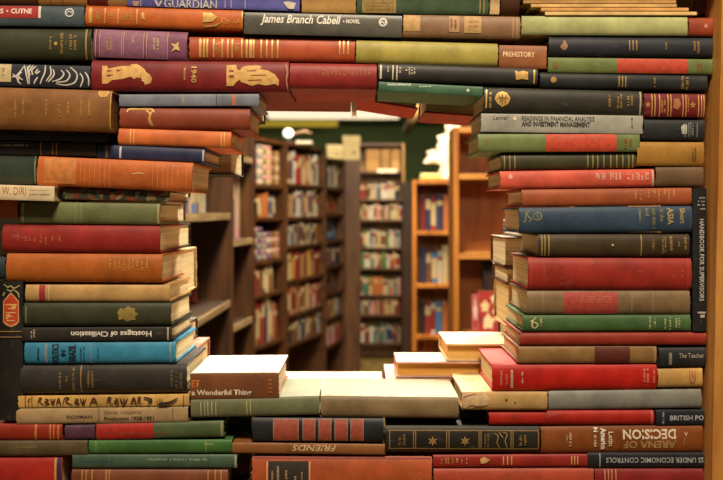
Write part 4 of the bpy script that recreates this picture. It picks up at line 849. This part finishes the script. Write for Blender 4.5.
# cards and planks standing in the open top of the far case
for k, (px0, px1) in enumerate(((366, 380), (381, 390), (391, 400))):
    a = at(px0, 171, 10.85); b2 = at(px1, 147.5, 10.85)
    o = empty('cardboard_box', (a.x, 10.86, Ec.bottom+Ec.sh[0]+.0015)); tag(o, ['widest brown carton in the far bookcase top', 'middle brown carton in the far bookcase top', 'narrow brown carton at the right of far bookcase top'][k], 'box', 'brown cartons in the far bookcase top')
    h = min(b2.z-a.z, .225); box('box_body', .002, b2.x-a.x-.002, 0, .2, 0, h, plain(['#a07a44', '#8f6a38', '#a8824a'][k], .8), o, .003); box('flap', .004, b2.x-a.x-.004, -.004, -.0005, h*.5, h-.002, plain('#8d6a3a', .8), o)
tag(box('paper_sign', at(377, 0, 10.8).x, at(397, 0, 10.8).x, 10.786, 10.797, zpx(172.6, 10.79), zpx(168.8, 10.79), plain('#e6dcc0', .7)), 'small white shelf card on the far tan bookcase', 'sign')
# walnut case standing end on
p0, p1 = line(402.5, 8.6, 440, 8.6)
Kc = Case('walnut bookcase standing end on beside the far tan one', p0, p1, zpx(182.4, 8.6), [CZ-.5], .25, BW, BW, BW)
box('end_panel', .002, Kc.w-.002, -.014, -.0005, .01, Kc.top, BW, Kc.root)
# right hand orange cases
p0, p1 = line(412.5, 6.2, 470, 6.2); d = 6.2
Gc = Case('orange bookcase with a few face out books on the right', p0, p1, zpx(180, d), [zpx(y, d) for y in (231, 284, 335.6, 385)], .26, RW, RW, RW)
SG = 'orange bookcase on the right'
for i, cols in ((0, ['dark red', 'navy', 'red', 'navy', 'orange', 'tan', 'white', 'blue', 'blue']), (1, ['navy', 'brown', 'blue', 'white', 'cream']), (2, ['black', 'red', 'white', 'blue', 'orange', 'dark red'])):
    fill(Gc, i, SG, cols, .05, .3, .26, .022, .038, .68 if i else .74, .86 if i != 2 else .74, .05, .13, 19, shelfword=SW[i], order=True)
pz = Gc.bottom+Gc.top
for k, (w, h, col, nm2) in enumerate(((.13, .02, '#b8a84a', 'yellow green book lying on top of the right orange bookcase'), (.12, .018, '#cfc27a', 'pale yellow book lying topmost on the right orange bookcase'))):
    o = bpy.data.objects.new('book', small_book(h, w, .1, 'yellow', 0)); C.objects.link(o)
    me = o.data.copy(); o.data = me; me.materials[0] = plain(col, .5)
    o.matrix_world = Matrix.Translation((at(420, 0, 6.25).x+w+.004*k, 6.24, pz+h/2+.0005+k*.0205)) @ Matrix.Rotation(-math.pi/2, 4, 'Y'); tag(o, nm2, 'book', 'books lying on the right orange bookcase')
WP = plain('#efe6cc', .8)
def bundle():
    root = tag(empty('paper_bundle', (at(446, 0, 6.37).x, 6.37, pz+.001)), 'white crumpled paper bundle on top of the right orange bookcase', 'paper')
    r = random.Random(5)
    for nm3, x0, x1, y0, y1, yaw, tw in (('folded_sheet', 444, 458, 124, 179, .2, .10), ('folded_sheet', 439, 453, 134, 166, -.3, -.12), ('folded_sheet', 426, 444, 150, 163, .25, .1), ('crumpled_sheet', 441, 457, 160, 179.4, -.2, .05)):
        a2 = at(x0, y1, 6.37)-root.location; b2 = at(x1, y0, 6.37)-root.location
        bm = bmesh.new(); boxbm(bm, a2.x, b2.x, -.035, .035, max(a2.z, .001), b2.z)
        bmesh.ops.subdivide_edges(bm, edges=bm.edges[:], cuts=5, use_grid_fill=True)
        cx, cz = (a2.x+b2.x)/2, (a2.z+b2.z)/2
        for v in bm.verts:
            k = (v.co.z-cz); v.co.x += tw*k+.008*(r.random()-.5)+.01*math.sin(v.co.z*60+x0); v.co.y += yaw*(v.co.x-cx)+.012*(r.random()-.5)
            if v.co.z > .004: v.co.z += .008*(r.random()-.5)-.25*abs(v.co.x-cx)*(1 if k > 0 else 0)
        me = bpy.data.meshes.new(nm3); bm.to_mesh(me); bm.free(); link(nm3, me, WP, root)
bundle()
p0, p1 = line(453.5, 4.25, 575, 4.25); d = 4.25
Hc = Case('bright orange wooden bookcase nearest on the right, nearly empty', p0, p1, zpx(127, d), [zpx(y, d) for y in (173.6, 253.4, 335.5, 420)], .25, RW, wood('#dc9c4a', '#b06c28', (2, 2, 20), name='bright_shelf'), wood('#b86e28', '#8a4c16', (8, 8, 1.2), name='case_back'), edge=wood('#dc9c4a', '#b06c28', (2, 2, 20), name='bright_shelf'))
def standing(px0, px1, y0, dd, sh, base, blobs, label, lean=-8, turn=0):
    a = at(px0, 0, dd); b2 = at(px1, 0, dd); z = Hc.bottom+Hc.sh[sh]; h = zpx(y0, dd)-z; w = b2.x-a.x
    root = empty('book', (a.x, dd, z+.005)); root.rotation_euler = (Matrix.Rotation(turn, 3, 'Z') @ Matrix.Rotation(math.radians(lean), 3, 'X')).to_euler(); tag(root, label, 'book')
    box('cover', 0, w, 0, .016, 0, h, plain(base, .4), root, .001); box('page_block', .002, w-.002, .002, .014, .003, h+.0006, paper(), root)
    for j, (cx, cz, rx, rz, col) in enumerate(blobs):
        n = 20; vs = [(w*cx+w*rx*math.cos(q*2*math.pi/n)*(1+.25*math.sin(5*q*2*math.pi/n)), -.0006-.0003*j, h*cz+h*rz*math.sin(q*2*math.pi/n)*(1+.25*math.sin(5*q*2*math.pi/n))) for q in range(n)]
        mesh('cover_picture', vs, [tuple(range(n))], plain(col, .5), root)
standing(478, 512, 292, 4.32, 2, '#a8261e', [(.22, .62, .12, .13, '#e6c48a'), (.3, .25, .17, .17, '#ead0a0'), (.62, .45, .16, .17, '#e8cc98'), (.12, .3, .06, .07, '#7a1a14'), (.5, .8, .1, .1, '#ecd6b0')], 'red book with cream flowers standing in nearest orange bookcase')
standing(472, 479, 296, 4.31, 2, '#b0524a', [(.5, .5, .28, .34, '#d8b4a8'), (.5, .25, .25, .12, '#a01c18')], 'narrow pinkish book beside the red flowered one')
standing(484, 516, 262, 4.36, 2, '#1f1712', [(.3, .72, .2, .12, '#6a4424'), (.25, .5, .14, .1, '#8a6228'), (.35, .9, .16, .07, '#43301e')], 'tall dark picture book behind the red flowered one')
# clip lamps on the fourth bay's top
def clip_lamp(px, py, dd, r, base_z, label):
    p = at(px, py, dd); o = empty('clip_lamp', (p.x, p.y, base_z)); tag(o, label, 'lamp', None); h = p.z-base_z
    tube('stem', [(0, .03, .0), (0, .03, h*.6), (0, .012, h)], .006, plain('#8a8478', .4), o)
    box('clamp', -.02, .02, .01, .05, 0, .018, plain('#4a4640', .5), o, .003)
    bm = bmesh.new(); bmesh.ops.create_uvsphere(bm, u_segments=20, v_segments=12, radius=r, matrix=Matrix.Translation((0, -.01, h)) @ Matrix.Diagonal((1, .9, .9, 1))); me = bpy.data.meshes.new('bulb'); bm.to_mesh(me); bm.free()
    for f in me.polygons: f.use_smooth = True
    link('bulb', me, emit('#fff2d8', 2.2, 'bulb_glow'), o); tube('arm', [(r*.9, 0, h), (r*3.2, .01, h+.012), (r*4.4, .01, h)], [.008, .012, .006], plain('#b08a70', .5), o)
clip_lamp(288.5, 133.2, 6.85, .033, Dc.bottom+Dc.top, 'round white lamp on top of the dark brown bookcase')
tag(box('white_slab', at(296, 0, 7.1).x, at(312, 0, 7.1).x, 7.06, 7.24, Dc.bottom+Dc.top+.0005, Dc.bottom+Dc.top+.022, plain('#f4ead2', .8), None, .004), 'flat white slab lying beside the round white lamp', 'paper')  # thin flat white slab on the fourth bay's top

# ================================================================== light
def area(name, loc, target, size, power, col, sizey=None):
    l = bpy.data.lights.new(name, 'AREA'); l.energy = power; l.color = col; l.size = size
    if sizey: l.shape = 'RECTANGLE'; l.size_y = sizey
    o = bpy.data.objects.new(name, l); C.objects.link(o); o.location = loc
    o.rotation_euler = (Vector(target)-Vector(loc)).to_track_quat('-Z', 'Y').to_euler(); return o
W1 = (1, .82, .58); W2 = (1, .88, .70)
def spot(name, loc, target, power, col, deg, blend=.5, r=.06):
    l = bpy.data.lights.new(name, 'SPOT'); l.energy = power; l.color = col; l.spot_size = math.radians(deg); l.spot_blend = blend; l.shadow_soft_size = r
    o = bpy.data.objects.new(name, l); C.objects.link(o); o.location = loc
    o.rotation_euler = (Vector(target)-Vector(loc)).to_track_quat('-Z', 'Y').to_euler(); return o
area('ceiling_lamp_front', (.05, .1, CZ+1.5), (0, 1.3, CZ-.05), .5, 50, (1, .83, .61))
area('ceiling_lamp_aisle', (.05, 3.0, CZ+1.6), (.1, 3.2, 0), .3, 110, W2)
spot('shelf_spot', (.75, 2.85, CZ+1.5), (-.08, 1.45, CZ-.12), 360, W2, 34)
spot('shelf_spot_left', (-.6, 2.8, CZ+1.5), (.12, 1.45, CZ-.12), 240, W2, 32)
area('ceiling_lamp_middle', (.25, 5.6, CZ+1.6), (0, 6.2, 0), .6, 130, W1)
area('ceiling_lamp_far', (.2, 9.3, CZ+1.6), (.1, 10.6, .6), .7, 120, W1)
area('ceiling_lamp_rear', (.6, 14, CZ+1.4), (0, 20, CZ+1.5), 1.2, 300, W1)
w = bpy.data.worlds.new('World'); SC.world = w; w.use_nodes = True
w.node_tree.nodes['Background'].inputs[0].default_value = (1, .8, .6, 1); w.node_tree.nodes['Background'].inputs[1].default_value = .09

# ================================================================== camera
cam = bpy.data.cameras.new('Camera'); co = bpy.data.objects.new('Camera', cam); C.objects.link(co)
co.location = (0, 0, CZ); co.rotation_euler = (math.pi/2, 0, 0)
cam.sensor_width = 36; cam.lens = F*36/723; cam.shift_y = -(240-HY)/723; cam.clip_start = .05; cam.clip_end = 100
cam.dof.use_dof = True; cam.dof.focus_distance = 1.31; cam.dof.aperture_fstop = 7.6
SC.camera = co
vs = SC.view_settings; vs.view_transform = 'Standard'; vs.look = 'None'; vs.gamma = 1; vs.exposure = 0; vs.use_curve_mapping = False
